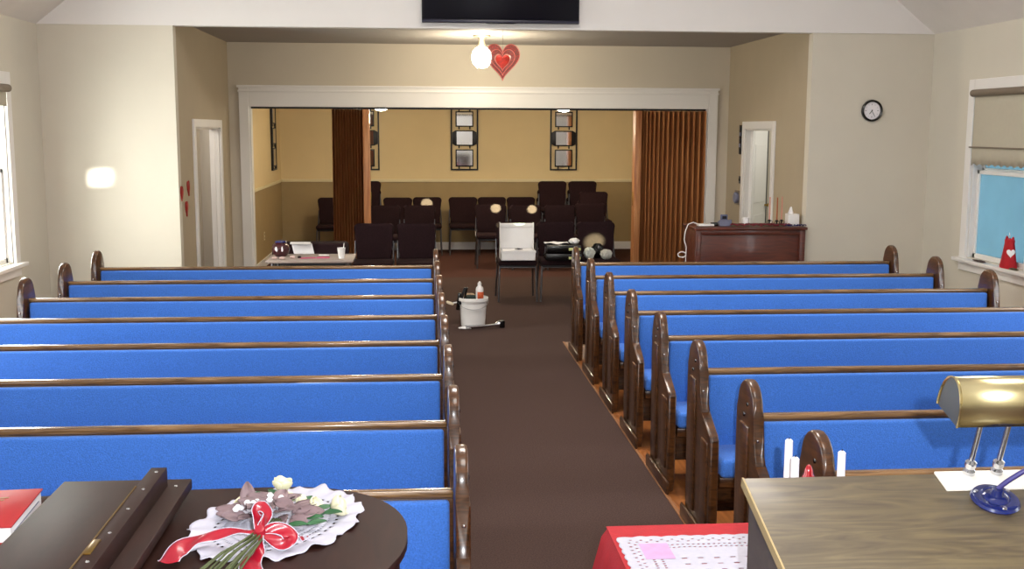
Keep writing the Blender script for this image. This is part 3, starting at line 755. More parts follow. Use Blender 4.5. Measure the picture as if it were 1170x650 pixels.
# ------------------------------------------------------------------ television on the gable
t = thing('television', 'wide black flat television hung on the white gable wall', 'television', (.794, Y1 - .075, 2.922))
MB().box(-.77, .77, -.02, .02, 0, .90, .006).build('housing', mat('navy_black_plastic', '#08060f', .4, spec=.2), t)
MB().box(-.752, .752, -.0225, -.019, .035, .885, .001).build('screen', M['screen'], t)
MB().box(-.77, .77, -.026, -.018, .002, .030, .003).build('bottom_bezel', mat('navy_bezel', '#14122c', .35), t)
b = MB(); b.prism([(-.16, .0), (.16, .0), (.12, -.006), (-.12, -.006)], -.015, .015, 'y', bev=.002); b.build('sensor_lip', M['black'], t)
MB().box(-.25, .25, .02, .062, .25, .65, .004).build('wall_bracket', M['dark'], t)

# ------------------------------------------------------------------ clock
t = thing('wall_clock', 'round wall clock with black rim and white face on right wing wall', 'clock', (4.607, Y1 - .001, 2.10))
rx90 = Matrix.Rotation(PI / 2, 4, 'X')
MB().lathe([(.088, 0), (.108, 0), (.112, .012), (.108, .03), (.098, .036), (.089, .030), (.088, .012), (.088, 0)], 48, m=rx90).build('rim', M['black'], t)
f = MB().lathe([(0, 0), (.09, 0), (.09, .012), (0, .012)], 48, m=rx90).build('dial', mat('clock_dial', '#f0edf2', .5, var=.01), t)
for k in range(12):
    a = k * PI / 6; L_ = .014 if k % 3 == 0 else .008; wd_ = .004 if k % 3 == 0 else .0022
    m_ = Matrix.Rotation(a, 4, 'Y')
    MB().box(-wd_ / 2, wd_ / 2, -.0135, -.012, .070 - L_, .070, m=m_).build('hour_mark', M['black'], f)
for nm, a, L_, wd_ in (('hour_hand', math.radians(218), .042, .006), ('minute_hand', math.radians(150), .062, .004)):
    MB().box(-wd_ / 2, wd_ / 2, -.016, -.0145, -.01, L_, m=Matrix.Rotation(a, 4, 'Y')).build(nm, M['black'], t)

# ------------------------------------------------------------------ alcove globe lamp, hanging heart
GX, GY = .70, 12.6
t = thing('globe_light', 'lit white globe ceiling lamp behind the hanging red heart', 'lamp', (GX, GY, ZC))
MB().lathe([(0, -.022), (.09, -.022), (.10, -.012), (.10, 0), (0, 0)], 32).build('ceiling_plate', M['taupe'], t)
MB().lathe([(0, -.13), (.035, -.13), (.045, -.11), (.03, -.06), (.045, -.022), (0, -.022)], 24).build('neck', M['taupe'], t)
g = MB(); g.lathe([(.0, -.365), (.06, -.355), (.10, -.31), (.115, -.25), (.105, -.185), (.07, -.142), (.04, -.13), (0, -.13)], 32)
g = g.build('globe', M['globe'], t)
lamp('globe_bulb', 'POINT', (GX, GY, ZC - .43), 26, (1, .86, .62), .05)
lamp('globe_bulb_uplight', 'POINT', (GX, GY - .19, ZC - .13), 9, (1, .86, .6), .03)

HX, HY, HZ = .84, 11.3, 2.568
def heart(s, n=48, cusp=1.0):
    out = []
    for k in range(n):
        a = 2 * PI * k / n
        x = 16 * math.sin(a) ** 3; z = 13 * math.cos(a) - 5 * math.cos(2 * a) - 2 * math.cos(3 * a) - math.cos(4 * a)
        out.append((x / 15.2 * s, (z + 2.5) / 15 * s * 1.14))
    return out
t = thing('heart_ornament', 'red glittery openwork heart decoration hanging from the alcove ceiling', 'decoration', (HX, HY, HZ))
def ring(so, si, y0, y1, name, m_, par):
    a, b_ = heart(so), heart(si); n = len(a); b = MB(); bm = b.bm
    V = [[bm.verts.new((p[0], y, p[1])) for p in q] for q, y in ((a, y0), (b_, y0), (a, y1), (b_, y1))]
    for i in range(n):
        j = (i + 1) % n
        bm.faces.new((V[0][i], V[0][j], V[1][j], V[1][i])); bm.faces.new((V[2][i], V[3][i], V[3][j], V[2][j]))
        bm.faces.new((V[0][i], V[2][i], V[2][j], V[0][j])); bm.faces.new((V[1][i], V[1][j], V[3][j], V[3][i]))
    return b.build(name, m_, par)
def wire(s, r, name, m_, par):
    p = [(q[0], -.006, q[1]) for q in heart(s)]; p.append(p[0]); return MB().tube(p, r, 6, caps=False).build(name, m_, par)
ring(.162, .122, -.003, .003, 'outer_band', M['glitter'], t); wire(.166, .0045, 'outer_beading', M['pinkrim'], t)
ring(.116, .080, -.003, .003, 'middle_band', M['glitter'], t); wire(.119, .004, 'middle_beading', M['pinkrim'], t)
b = MB(); b.prism(heart(.070), -.006, .006, 'y', bev=.003); b.build('centre_heart', mat('orange_red_foil', '#c8280f', .3, metal=.3, var=.3, scale=40), t); wire(.076, .0035, 'centre_beading', M['pinkrim'], t)
MB().tube([(0, 0, .10), (0, 0, ZC - HZ)], .0015, 5).build('string', M['taupe'], t)

# three small wall hearts on the left alcove wall
for (y, z, s, ang, where) in ((11.10, 1.25, .050, .15, 'nearest of three by the left doorway'), (11.42, 1.285, .052, -.1, 'highest of three, closest to the left doorway casing'), (11.30, 1.085, .052, .0, 'lowest of three on the left alcove wall')):
    b = MB(); b.prism([(p[0], p[1] * 1.35) for p in heart(s)], 0, .012, 'y', bev=.004, m=Matrix.Rotation(PI / 2, 4, 'Z') @ Matrix.Rotation(ang, 4, 'Y'))
    o = b.build('heart_cutout', mat('deep_red_foil', '#9c1d1c', .4, var=.2, scale=30)); o.location = (AL + .013, y, z)
    tag(o, 'small dark red heart cutout, ' + where, 'decoration', 'red hearts on the left alcove wall')

# ------------------------------------------------------------------ accordion partitions
def partition(name, label, x0, x1, y, npl, post_side, bulge):
    t = thing('accordion_partition', label, 'folding partition', ((x0 + x1) / 2, y, 0)); w_ = (x1 - x0) / 2; zt = OZ - .024
    post = .085
    a, c = (-w_, w_ - post) if post_side > 0 else (-w_ + post, w_)
    pts = []
    for k in range(npl * 2 + 1):
        x = a + (c - a) * ((k - (.42 if k % 2 else 0)) / (npl * 2)) ** bulge; d = .075 if k % 2 else -.075
        pts.append((x, d))
    out = pts + [(p[0], p[1] + .012) for p in pts[::-1]]
    b = MB()
    n = len(pts)
    g = [[b.bm.verts.new((p[0], p[1], z)) for z in (.015, zt)] for p in out]
    for i in range(len(out)):
        j = (i + 1) % len(out); b.bm.faces.new((g[i][0], g[j][0], g[j][1], g[i][1]))
    b.build('pleated_panel', M['partition'], t, smooth=False)
    px = w_ - post if post_side > 0 else -w_
    MB().box(px, px + post, -.09, .09, .01, zt, .008).build('lead_post', M['partition'], t)
    hx_ = px + (post if post_side > 0 else 0)
    MB().box(hx_ - .008, hx_ + .008, -.012, .012, .92, 1.10, .003).build('pull_handle', M['brassdark'], t)
    return t
partition('p', 'pleated wood-look folding partition standing left in the wide opening', -1.10, -.635, Y2 + .05, 11, 1, 1)
partition('p', 'wide pleated wood-look folding partition at the right of the opening', 2.745, 3.67, Y2 + .05, 14, -1, 1.25)

# ------------------------------------------------------------------ wall mirrors in the far room
def wall_mirror(label, loc, rz=0):
    t = thing('wall_mirror', label, 'mirror', loc, rz, 'dark framed mirror panels in the far room'); w_, h_ = .215, .97
    for x0, x1, z0, z1 in ((-w_, -w_ + .022, 0, h_), (w_ - .022, w_, 0, h_), (-w_, w_, 0, .022), (-w_, w_, h_ - .022, h_)):
        pass
    b = MB()
    fr = [(-w_, 0), (w_, 0), (w_, h_), (-w_, h_)]; inn = [(-w_ + .022, .022), (w_ - .022, .022), (w_ - .022, h_ - .022), (-w_ + .022, h_ - .022)]
    V = [[b.bm.verts.new((p[0], y, p[1])) for p in q] for q, y in ((fr, -.03), (inn, -.03), (fr, -.002), (inn, -.002))]
    for i in range(4):
        j = (i + 1) % 4
        for q in ((V[0][i], V[0][j], V[1][j], V[1][i]), (V[2][i], V[3][i], V[3][j], V[2][j]), (V[0][i], V[2][i], V[2][j], V[0][j]), (V[1][i], V[1][j], V[3][j], V[3][i])): b.bm.faces.new(q)
    b.build('outer_frame', M['dark'], t)
    z = .055
    for k, (hw, hh) in enumerate(((.14, .27), (.19, .24), (.14, .24))):
        zz = z
        b = MB()
        if hw > .15:
            pl = [(-hw, .03), (-.14, 0), (.14, 0), (hw, .03), (hw, hh - .03), (.14, hh), (-.14, hh), (-hw, hh - .03)]
        else: pl = [(-hw, 0), (hw, 0), (hw, hh), (-hw, hh)]
        b.prism([(p[0], zz + p[1]) for p in pl], -.026, -.012, 'y', bev=.003)
        f = b.build('panel_frame', M['dark'], t)
        MB().box(-.122, .122, -.0285, -.0255, zz + .018, zz + hh - .018).build('mirror_glass', M['mirror'], f)
        for sx_ in (-1, 1):
            MB().box(sx_ * .085 - .010, sx_ * .085 + .010, -.024, -.010, zz - .04, zz + .004, .002).build('link_bar', M['dark'], f)
        z += hh + .055
    for sx_ in (-1, 1):
        MB().box(sx_ * .085 - .010, sx_ * .085 + .010, -.024, -.010, z - .06, h_, .002).build('link_bar', M['dark'], t)
    return t
wall_mirror('dark framed three-panel mirror at the centre of the far room wall', (.69, FY, 1.255))
wall_mirror('dark framed three-panel mirror on the far wall, right one near the partition', (2.255, FY, 1.255))
wall_mirror('dark framed mirror on the far wall half hidden by the left partition', (-.85, FY, 1.255))
wall_mirror('narrow-looking dark framed mirror on the far room left side wall', (FL, 16.42, 1.285), PI / 2)

# dome lights in the far room
for x, y, lb in ((-.53, 15.2, 'lit dome ceiling light of the far room beside the left partition'), (1.98, 15.2, 'lit dome ceiling light of the far room above the right mirror')):
    t = thing('dome_light', lb, 'lamp', (x, y, FZ), 0, 'far room dome lights')
    MB().lathe([(0, -.02), (.15, -.02), (.155, -.01), (.155, 0), (0, 0)], 32).build('base_ring', M['trim'], t)
    MB().lathe([(0, -.165), (.05, -.16), (.10, -.135), (.132, -.08), (.14, -.02), (0, -.02)], 32).build('glass_dome', M['dome'], t)
    lamp('dome_bulb', 'POINT', (x, y, FZ - .25), 15, (1, .84, .60), .08)
lamp('far_room_fill', 'AREA', (.8, 14.9, FZ - .02), 9, (1, .85, .62), 1.6, (.8, 14.9, 0), .5)  # fill added besides the two domes to brighten the far room

# outlet and wall plates
t = thing('wall_outlet', 'cream outlet plate on the far room left wall wainscot', 'outlet', (FL, 15.3, .42))
MB().box(0, .006, -.035, .035, -.057, .057, .002).build('plate', M['far_trim'], t)
for z in (-.025, .025): MB().box(.005, .008, -.014, .014, z - .014, z + .014, .002).build('socket', M['taupe'], t)

t = thing('wall_plaque', 'narrow black plaque of dark squares beside the right doorway', 'sign', (AR, 13.38, 1.60))
MB().box(-.02, 0, -.045, .045, 0, .36, .003).build('board', M['black'], t)
for k in range(5): MB().box(-.023, -.019, -.03, .03, .02 + k * .068, .065 + k * .068, .002).build('square', M['steelblue'] if k % 2 else M['dark'], t)
t = thing('light_switch', 'small black switch on the wall beside the right doorway', 'light switch', (AR, 13.38, 1.24))
MB().box(-.012, 0, -.03, .03, 0, .09, .003).build('plate', M['dark'], t); MB().box(-.02, -.01, -.008, .008, .03, .06, .002).build('toggle', M['black'], t)
t = thing('thermostat', 'round grey thermostat low on the wall beside the right doorway', 'thermostat', (AR, 13.46, 1.06))
MB().box(-.012, 0, -.10, .10, -.09, .09, .004).build('back_plate', M['taupe'], t)
MB().lathe([(0, 0), (.07, 0), (.07, .03), (.06, .04), (0, .04)], 28, m=Matrix.Translation((-.012, -.02, 0)) @ Matrix.Rotation(-PI / 2, 4, 'Y')).build('dial', M['steelblue'], t)

# ------------------------------------------------------------------ wooden cabinet (back of an upright instrument case)
KX0, KX1, KY0, KY1, KZ = 2.86, 4.02 - .06, 11.0 - .02, 11.5, .915
KX0, KX1, KY0, KY1 = 2.79, 3.94, 10.92, 11.42
t = thing('cabinet', 'low red-brown wooden cabinet standing against the right wing wall', 'cabinet', ((KX0 + KX1) / 2, (KY0 + KY1) / 2, 0))
kx, ky = (KX1 - KX0) / 2, (KY1 - KY0) / 2
MB().box(-kx - .015, kx + .015, -ky - .02, ky + .01, KZ - .03, KZ, .006).build('top', M['cab'], t)
b = MB(); b.box(-kx, kx, -ky + .02, ky, .05, KZ - .03, .003); b.build('case', M['cab'], t)
MB().box(-kx, kx, -ky + .03, ky - .02, 0, .06, .003).build('plinth', M['dark'], t)
for x0, x1 in ((-kx, -kx + .06), (kx - .06, kx)): MB().box(x0, x1, -ky, -ky + .025, .05, KZ - .03, .004).build('stile', M['cab'], t)
for z0, z1 in ((.10, .2), (.45, .49), (KZ - .08, KZ - .03)): MB().box(-kx + .06, kx - .06, -ky + .002, -ky + .025, z0, z1, .004).build('cross_rail', M['cab'], t)
# things on it
kz = KZ + .001
t = thing('telephone', 'grey-blue cordless phone in its base on the wooden cabinet', 'telephone', (3.14, 11.12, kz))
b = MB(); b.prism([(-.06, 0), (.06, 0), (.06, .03), (-.06, .065)], -.065, .065, 'x', bev=.006); b.build('base', M['steelblue'], t)
MB().box(-.04, .035, -.01, .02, .05, .115, .008).build('handset', mat('blue_grey_handset', '#565b78', .4), t)
MB().box(-.025, .02, -.014, -.009, .07, .10, .002).build('keypad', M['dark'], t)
t = thing('charger', 'white flat charger on the left end of the wooden cabinet', 'charger', (2.93, 11.08, kz))
MB().box(-.085, .085, -.045, .045, 0, .022, .008).build('body', M['white'], t)
MB().box(.06, .13, -.025, .03, .001, .035, .006).build('plug', M['black'], t)
t = thing('charging_cable', 'white looped cable hanging down beside the left end of the cabinet', 'cable', (2.765, 11.05, 0))
pts = [(.10, .03, kz + .012), (.03, .0, kz + .04), (-.03, -.02, kz + .02), (-.06, -.03, kz - .06), (-.065, -.02, .78), (-.04, -.02, .70), (-.045, -.02, .62)]
MB().tube(pts, .006, 8).build('strand', M['white'], t)
MB().tube([(-.085 + .042 * math.cos(a * .35), -.02, .625 + .028 * math.sin(a * .35)) for a in range(19)], .006, 8).build('coil', M['white'], t)
MB().tube([(-.045, -.02, .62), (-.04, -.02, .4), (-.04, -.02, .15), (-.03, 0, .01)], .005, 8).build('strand', M['white'], t)
t = thing('petal_garland', 'dark red petal garland strung along the cabinet top', 'garland', (3.36, 11.02, kz))
random.seed(5); b = MB()
for k in range(60):
    x = -.16 + .62 * (k % 30) / 30 + random.uniform(-.01, .01); y = random.uniform(-.04, .04)
    b.lathe([(0, 0), (random.uniform(.010, .018), .004), (.013, .014), (0, .022)], 6, c=(x, y, random.uniform(0, .012)))
b.build('petals', M['garland'], t)
b = MB(); b.tube([(-.17 + .64 * k / 20, .01 * math.sin(k), .006) for k in range(21)], .003, 6); b.build('strand', M['green'], t)
t = thing('votive_candle', 'short white votive candle at the left of the garland on the cabinet', 'candle', (3.40, 11.22, kz))
MB().lathe([(0, 0), (.032, 0), (.034, .07), (.028, .075), (0, .066)], 20).build('wax', M['candle'], t); MB().tube([(0, 0, .066), (0, 0, .08)], .0015, 5).build('wick', M['black'], t)
for k, (x, y, z, m_, lb) in enumerate(((3.645, 11.2, 1.205, 'pinktaper', 'leftmost of the three thin tapers on the cabinet'), (3.705, 11.14, 1.205, 'ambertaper', 'middle of the three thin tapers on the cabinet'), (3.775, 11.2, 1.21, 'pinktaper', 'rightmost of the three thin tapers on the cabinet'))):
    t = thing('taper_candle', lb, 'candle', (x, y, kz), 0, 'thin tapers on the cabinet')
    b = MB(); b.lathe([(0, 0), (.03, 0), (.03, .006), (.008, .012), (.008, .03), (.014, .04), (.012, .055), (0, .055)], 16)
    h_ = b.build('holder', M['dark'], t)
    for s_ in (-1, 1):
        MB().tube([(0, 0, .03), (s_ * .02, -.008, .045), (s_ * .03, -.008, .03), (s_ * .024, -.008, .012), (s_ * .012, -.006, .008)], .003, 6).build('scroll', M['dark'], h_)
    MB().tube([(0, 0, .05), (0, 0, z - kz)], [.0075, .006], 10).build('taper', M[m_], t)
t = thing('tissue_box', 'white cube tissue box with a tissue standing up, on the cabinet', 'tissue box', (3.868, 11.14, kz))
MB().box(-.058, .058, -.058, .058, 0, .12, .004).build('box', M['white'], t)
b = MB(); b.grid(lambda u, v: ((-.05 + .07 * u) * (1 - .75 * v) - .012 * v, .02 * math.sin(u * 7) * (1 - v), .118 + .075 * v), 10, 6); b.build('tissue', M['paper'], t, solid=.001)
t = thing('ribbon_spray', 'dark curled ribbon spray at the right end of the cabinet top', 'decoration', (3.86, 10.965, kz))
b = MB()
for k in range(7):
    x = -.10 + .03 * k
    b.tube([(x + .02 * math.cos(a), .02 * math.sin(a) * .6, .014 + .008 * math.sin(a * 2 + k)) for a in [q * .7 for q in range(10)]], .004, 6)
b.build('ribbon_curls', M['bluedark'], t)

# ------------------------------------------------------------------ stacking chairs (they face the camera)
def rrect(w0, w1, h, r, n=5, z0=0):
    """rounded back outline: w0 half-width at the bottom, w1 at the top"""
    pts = [(-w0, z0), (w0, z0), (w0 * .93, z0 + h * .25)]
    for k in range(n + 1): a = k * PI / 2 / n; pts.append((w1 - r + r * math.cos(PI / 2 * 0 + a), z0 + h - r + r * math.sin(a)))
    for k in range(n + 1): a = PI / 2 + k * PI / 2 / n; pts.append((-w1 + r + r * math.cos(a), z0 + h - r + r * math.sin(a)))
    pts.append((-w0 * .93, z0 + h * .25)); return pts
def make_chair(label, group, loc=(0, 0, 0), rz=0):
    t = thing('stacking_chair', label, 'chair', loc, rz, group)
    lean = Matrix.Translation((0, .18, 0)) @ Matrix.Rotation(math.radians(-9), 4, 'X') @ Matrix.Translation((0, 0, 0))
    b = MB(); b.prism(rrect(.195, .222, .40, .05, 5), -.035, .02, 'y', bev=.016, m=Matrix.Translation((0, .20, .455)) @ Matrix.Rotation(math.radians(-9), 4, 'X'), seg=3)
    b.build('backrest', M['chair'], t)
    b = MB(); b.box(-.215, .215, -.23, .20, .405, .465, .024, seg=4); b.build('seat', M['chair'], t)
    b = MB(); b.box(-.205, .205, -.20, .19, .385, .405, .004); b.build('seat_pan', M['dark'], t)
    for s_ in (-1, 1):
        MB().tube([(s_ * .20, -.19, .395), (s_ * .215, -.215, 0)], .0115, 10).build('leg', M['chairframe'], t)
        MB().tube([(s_ * .20, .17, .40), (s_ * .215, .235, 0)], .0115, 10).build('leg', M['chairframe'], t)
        MB().tube([(s_ * .21, .15, .40), (s_ * .215, .215, .47), (s_ * .205, .245, .66)], .0115, 10).build('back_bracket', M['chairframe'], t)
    MB().tube([(-.2, -.19, .385), (.2, -.19, .385)], .009, 8).build('stretcher', M['chairframe'], t)
    return t
G1 = 'burgundy stacking chairs in the far room and by its opening'
ch = []
CH = [  # x, y, z, rz, label
 (1.065, 12.16, 0, 0, 'burgundy stacking chair holding the open white box, by the aisle end'),
 (1.535, 12.16, 0, 0, 'burgundy stacking chair with the black tool case on its seat'),
 (1.995, 12.14, 0, 0, 'burgundy stacking chair with white bags behind the rearmost right pew'),
 (-.52, 12.0, 0, 0, 'burgundy stacking chair behind the left pews, beside the left partition'),
 (-.05, 12.0, 0, 0, 'burgundy stacking chair behind the left pews, at the aisle end of the pair'),
 (.10, 16.7, 0, 0, 'burgundy stacking chair against the far wall, left of the gap'),
 (.65, 16.7, 0, 0, 'burgundy stacking chair against the far wall, right of the gap'),
 (1.10, 16.7, 0, 0, 'burgundy stacking chair against the far wall, two from the gap'),
 (1.55, 16.7, 0, 0, 'burgundy stacking chair against the far wall, just left of the tall stacks'),
 (-1.34, 16.6, 0, 0, 'burgundy stacking chair showing left of the left partition'),
 (.98, 15.1, 0, 0, 'burgundy stacking chair standing forward of the far row, legs in view'),
 (1.45, 14.9, 0, 0, 'burgundy stacking chair in the middle row behind the white box'),
 (1.93, 14.9, 0, 0, 'burgundy stacking chair in the middle row behind the tool case'),
 (2.42, 15.3, 0, 0, 'burgundy stacking chair at the right end of the middle row'),
 (-.35, 16.6, 0, 0, 'burgundy chair against the far wall behind the left pair of chairs'),
 (-.50, 14.9, 0, 0, 'burgundy chair of the middle row close to the left partition'),
 (-.02, 14.9, 0, 0, 'burgundy chair of the middle row behind the left pair'),
]
for n_, (x0s, y0s, cnt, nm) in enumerate(((2.02, 16.75, 3, 'left tall stack by the far wall'), (2.49, 16.75, 3, 'right tall stack by the far wall'), (2.56, 16.02, 2, 'low stack at the right of the far room'), (-.83, 16.75, 3, 'stack beside the left partition'))):
    for k in range(cnt):
        pos = ('bottom', 'middle', 'topmost')[k] if cnt == 3 else ('lower', 'upper')[k]
        CH.append((x0s + .004 * k, y0s - .078 * k, .125 * k, 0, 'burgundy chair, %s one of the %s' % (pos, nm)))
c0 = None
for x, y, z, rz, lb in CH:
    if c0 is None: c0 = make_chair(lb, G1, (x, y, z), rz)
    else: dup(c0, (x, y, z), rz, lb)

# ------------------------------------------------------------------ things on the chairs
t = thing('white_box', 'open white cardboard box with raised lid on the aisle chair seat', 'box', (1.065, 12.06, .467))
b = MB()
for x0, x1, y0, y1 in ((-.19, .19, -.17, -.166), (-.19, .19, .146, .15), (-.19, -.186, -.17, .15), (.186, .19, -.17, .15)): b.box(x0, x1, y0, y1, 0, .11)
b.box(-.19, .19, -.17, .15, 0, .005); b.box(-.195, .195, -.176, -.165, .085, .112, .003); b.build('tray', M['white'], t)
b = MB(); b.box(-.185, .185, .10, .108, .10, .385, .003); b.box(-.19, .19, .08, .11, .345, .39, .004); b.box(-.19, -.183, .03, .108, .1, .40, .002); b.box(.183, .19, .03, .108, .1, .40, .002); b.build('raised_lid', M['white'], t)
b = MB(); b.box(-.03, .06, -.02, .02, .112, .122, .003); b.box(-.17, .17, -.15, .10, .10, .112, .003); b.build('liner', M['paper'], t)
b = MB(); b.prism([(-.04, .128), (.0, .134), (.05, .128), (.0, .122)], -.17, -.10, 'y', bev=.002); b.build('tape_tab', M['dark'], t)

t = thing('tool_case', 'open black tool case with pale yellow labels on the chair seat', 'case', (1.56, 12.02, .467))
b = MB(); b.box(-.19, .21, -.15, .13, 0, .075, .01); b.build('lower_tray', M['black'], t)
b = MB(); b.box(-.18, .20, -.13, .14, .095, .165, .01); b.build('upper_tray', M['black'], t)
for s_ in (-1, 1): MB().box(.01 + s_ * .196 - .004, .01 + s_ * .196 + .004, -.02, .0, .03, .14, .002).build('hinge_arm', M['chairframe'], t)
for z in (.028, .125): MB().box(.06, .19, -.156, -.128, z - .014, z + .014, .002).build('yellow_label', M['yellow'], t)
t = thing('crumpled_paper', 'crumpled white paper lying on top of the tool case', 'paper', (1.50, 12.05, .636))
b = MB(); b.grid(lambda u, v: (-.13 + .26 * u, -.08 + .16 * v, .012 + .01 * math.sin(u * 9 + v * 5) * math.cos(v * 8)), 18, 12); b.build('sheet', M['paper'], t, solid=.001)
def blob(name, lb, cat, loc, r, m_, seed, sz=(1, 1, 1), g=None):
    random.seed(seed); ph = [random.uniform(0, 6) for _ in range(6)]
    b = MB()
    def fn(u, v):
        a, p = u * 2 * PI, (v - .5) * PI
        rr = 1 + .13 * math.sin(3 * a + ph[0]) * math.cos(p) + .10 * math.sin(5 * a + 4 * p + ph[1]) * math.cos(p) + .07 * math.sin(9 * a + ph[2] - 6 * p) * math.cos(p)
        return (r * sz[0] * rr * math.cos(a) * math.cos(p), r * sz[1] * rr * math.sin(a) * math.cos(p), max(0, r * sz[2] * (1 + rr * math.sin(p))))
    b.grid(fn, 30, 16, closed_u=True)
    o = b.build(name, m_); o.location = loc; return tag(o, lb, cat, g)
blob('plastic_bag', 'crumpled white plastic bag on the tool case near the pew ends', 'bag', (1.70, 12.0, .636), .045, M['white'], 2, (1.2, 1, .75))
blob('plastic_bag', 'white bag with green print on the right chair seat', 'bag', (1.86, 11.98, .467), .065, mat('white_green_bag', '#c9cfc6', .4, var=.5, scale=14), 4, (.9, 1, 1.05))
blob('plastic_bag', 'whitish bag at the right edge of the right chair seat', 'bag', (2.05, 11.98, .467), .062, mat('pale_grey_bag', '#bcbcb4', .45, var=.35, scale=10), 8, (1, 1, .9))
blob('cloth_bundle', 'dark crumpled cloth between the two bags on the right chair', 'cloth', (1.97, 12.09, .467), .07, M['black'], 12, (1, .8, 1.2))

# ------------------------------------------------------------------ bucket group in the aisle
BXx, BYy = .50, 10.50
t = thing('bucket', 'white plastic cleaning bucket standing in the carpeted aisle', 'bucket', (BXx, BYy, 0))
MB().lathe([(0, .004), (.108, .004), (.112, 0), (.116, .004), (.132, .235), (.138, .237), (.140, .25), (.147, .253), (.147, .282), (.139, .284), (.137, .27), (.126, .24), (.108, .012), (0, .012)], 40).build('pail', M['white'], t)
MB().tube([(.147 * math.cos(a), -.147 * math.sin(a) * 1.02, .25 - .07 * math.sin(a)) for a in [k * PI / 16 for k in range(17)]], .0035, 8).build('bail_handle', mat('wire_handle', '#b8b8ba', .3, metal=.8), t)
for s_ in (-1, 1): MB().lathe([(0, 0), (.014, 0), (.012, .008), (0, .010)], 14, m=Matrix.Translation((s_ * .140, 0, .25)) @ Matrix.Rotation(s_ * PI / 2, 4, 'Y')).build('handle_ear', M['white'], t)
t = thing('cleaner_bottle', 'white cleaner bottle with orange label standing in the bucket', 'bottle', (BXx + .062, BYy - .03, .225))
MB().lathe([(0, 0), (.034, 0), (.038, .006), (.038, .135), (.034, .155), (.018, .172), (.016, .178), (0, .178)], 28).build('bottle_body', M['white'], t)
MB().lathe([(0, .176), (.019, .176), (.019, .20), (.010, .206), (.008, .215), (0, .215)], 20).build('cap', M['white'], t)
b = MB(); b.grid(lambda u, v: (.0388 * math.cos(-2.2 + 1.9 * u), .0388 * math.sin(-2.2 + 1.9 * u), .045 + .07 * v), 14, 2); b.build('label_panel', M['orange'], t, solid=.0006)
t = thing('scrub_brush', 'black handled scrub brush hooked over the left rim of the bucket', 'brush', (BXx - .15, BYy - .02, .16))
MB().box(-.018, .018, -.02, .02, 0, .17, .008, m=Matrix.Rotation(.12, 4, 'Y')).build('handle', M['black'], t)
MB().box(-.012, .012, -.05, -.02, .06, .235, .006, m=Matrix.Rotation(.30, 4, 'Y')).build('bristle_block', M['dark'], t)
MB().box(.03, .05, -.02, .0, .12, .24, .006, m=Matrix.Rotation(.22, 4, 'Y')).build('fork_handle', M['black'], t)
blob('rag', 'dark green rag bunched inside the bucket', 'cloth', (BXx - .015, BYy + .0, .235), .062, mat('dark_teal_rag', '#1c2e2c', .9, var=.3, scale=20), 21, (1.15, 1.0, .55))
blob('rag', 'tan rag bunched at the back of the bucket top', 'cloth', (BXx - .03, BYy + .065, .255), .035, mat('tan_rag', '#b29a7c', .9, var=.3, scale=20), 22, (1.6, .8, .8))
t = thing('scouring_pad', 'pale round scouring pad held out left of the bucket rim', 'scrubber', (BXx - .225, BYy - .03, .23))
MB().lathe([(0, -.012), (.035, -.010), (.04, 0), (.035, .010), (0, .012)], 22, m=Matrix.Rotation(.35, 4, 'Y')).build('pad', mat('cream_pad', '#e4d8bd', .6), t)
MB().tube([(.03, 0, 0), (.09, .0, .01)], .007, 8).build('grip', M['white'], t)
t = thing('flashlight', 'silver tube tool with a square black head lying before the bucket', 'tool', (BXx + .035, BYy - .175, 0), math.radians(13))
MB().tube([(-.12, 0, .02), (.08, 0, .024), (.17, 0, .03)], [.02, .014, .012], 16).build('barrel', M['chrome'], t)
MB().tube([(.17, 0, .03), (.20, 0, .034), (.215, 0, .036)], [.014, .028, .03], 20).build('collar', M['chrome'], t)
MB().box(.215, .265, -.036, .036, .001, .073, .008).build('head', M['black'], t)
blob('wrapper', 'crumpled clear-white wrapper on the carpet against the bucket', 'wrapper', (BXx - .075, BYy - .19, .0), .03, M['white'], 31, (2.2, .9, .45))

# ------------------------------------------------------------------ small table behind the left pews
t = thing('side_table', 'small grey-topped table behind the rearmost left pew', 'table', (-1.03, 10.42, 0))
MB().box(-.40, .40, -.28, .28, .665, .69, .008).build('tabletop', M['tabletop'], t)
for sx_ in (-1, 1):
    for sy_ in (-1, 1): MB().tube([(sx_ * .34, sy_ * .22, .665), (sx_ * .36, sy_ * .24, 0)], .014, 10).build('leg', M['chairframe'], t)
t = thing('paper_cup', 'white foam cup with a straw on the small table', 'cup', (-.745, 10.30, .691))
b = MB(); b.lathe([(0, 0), (.027, 0), (.038, .095), (.040, .10), (.036, .10), (.025, .006), (0, .006)], 24); b.build('cup_body', M['white'], t)
MB().tube([(.01, 0, .02), (.026, .006, .145)], .0035, 8).build('straw', M['white'], t)
t = thing('pot', 'dark maroon pot with two white teardrop marks on the small table', 'pot', (-1.33, 10.5, .691))
MB().lathe([(0, 0), (.05, 0), (.075, .03), (.085, .07), (.075, .105), (.055, .125), (.06, .135), (0, .135)], 28).build('pot_body', M['maroon'], t)
MB().lathe([(0, .132), (.058, .132), (.05, .148), (.015, .155), (0, .158)], 24).build('lid', M['bluedark'], t)
for x_ in (-.03, .022):
    b = MB(); b.lathe([(0, -.026), (.011, -.014), (.009, .0), (.003, .018), (0, .024)], 12, m=Matrix.Translation((x_, -.080, .078 - abs(x_) * .1)) @ Matrix.Diagonal((1, .4, 1, 1))); b.build('teardrop_mark', M['candle'], t)
t = thing('draped_cloth', 'white cloth draped over a dark box behind the small table', 'cloth', (-1.17, 10.872, 0))
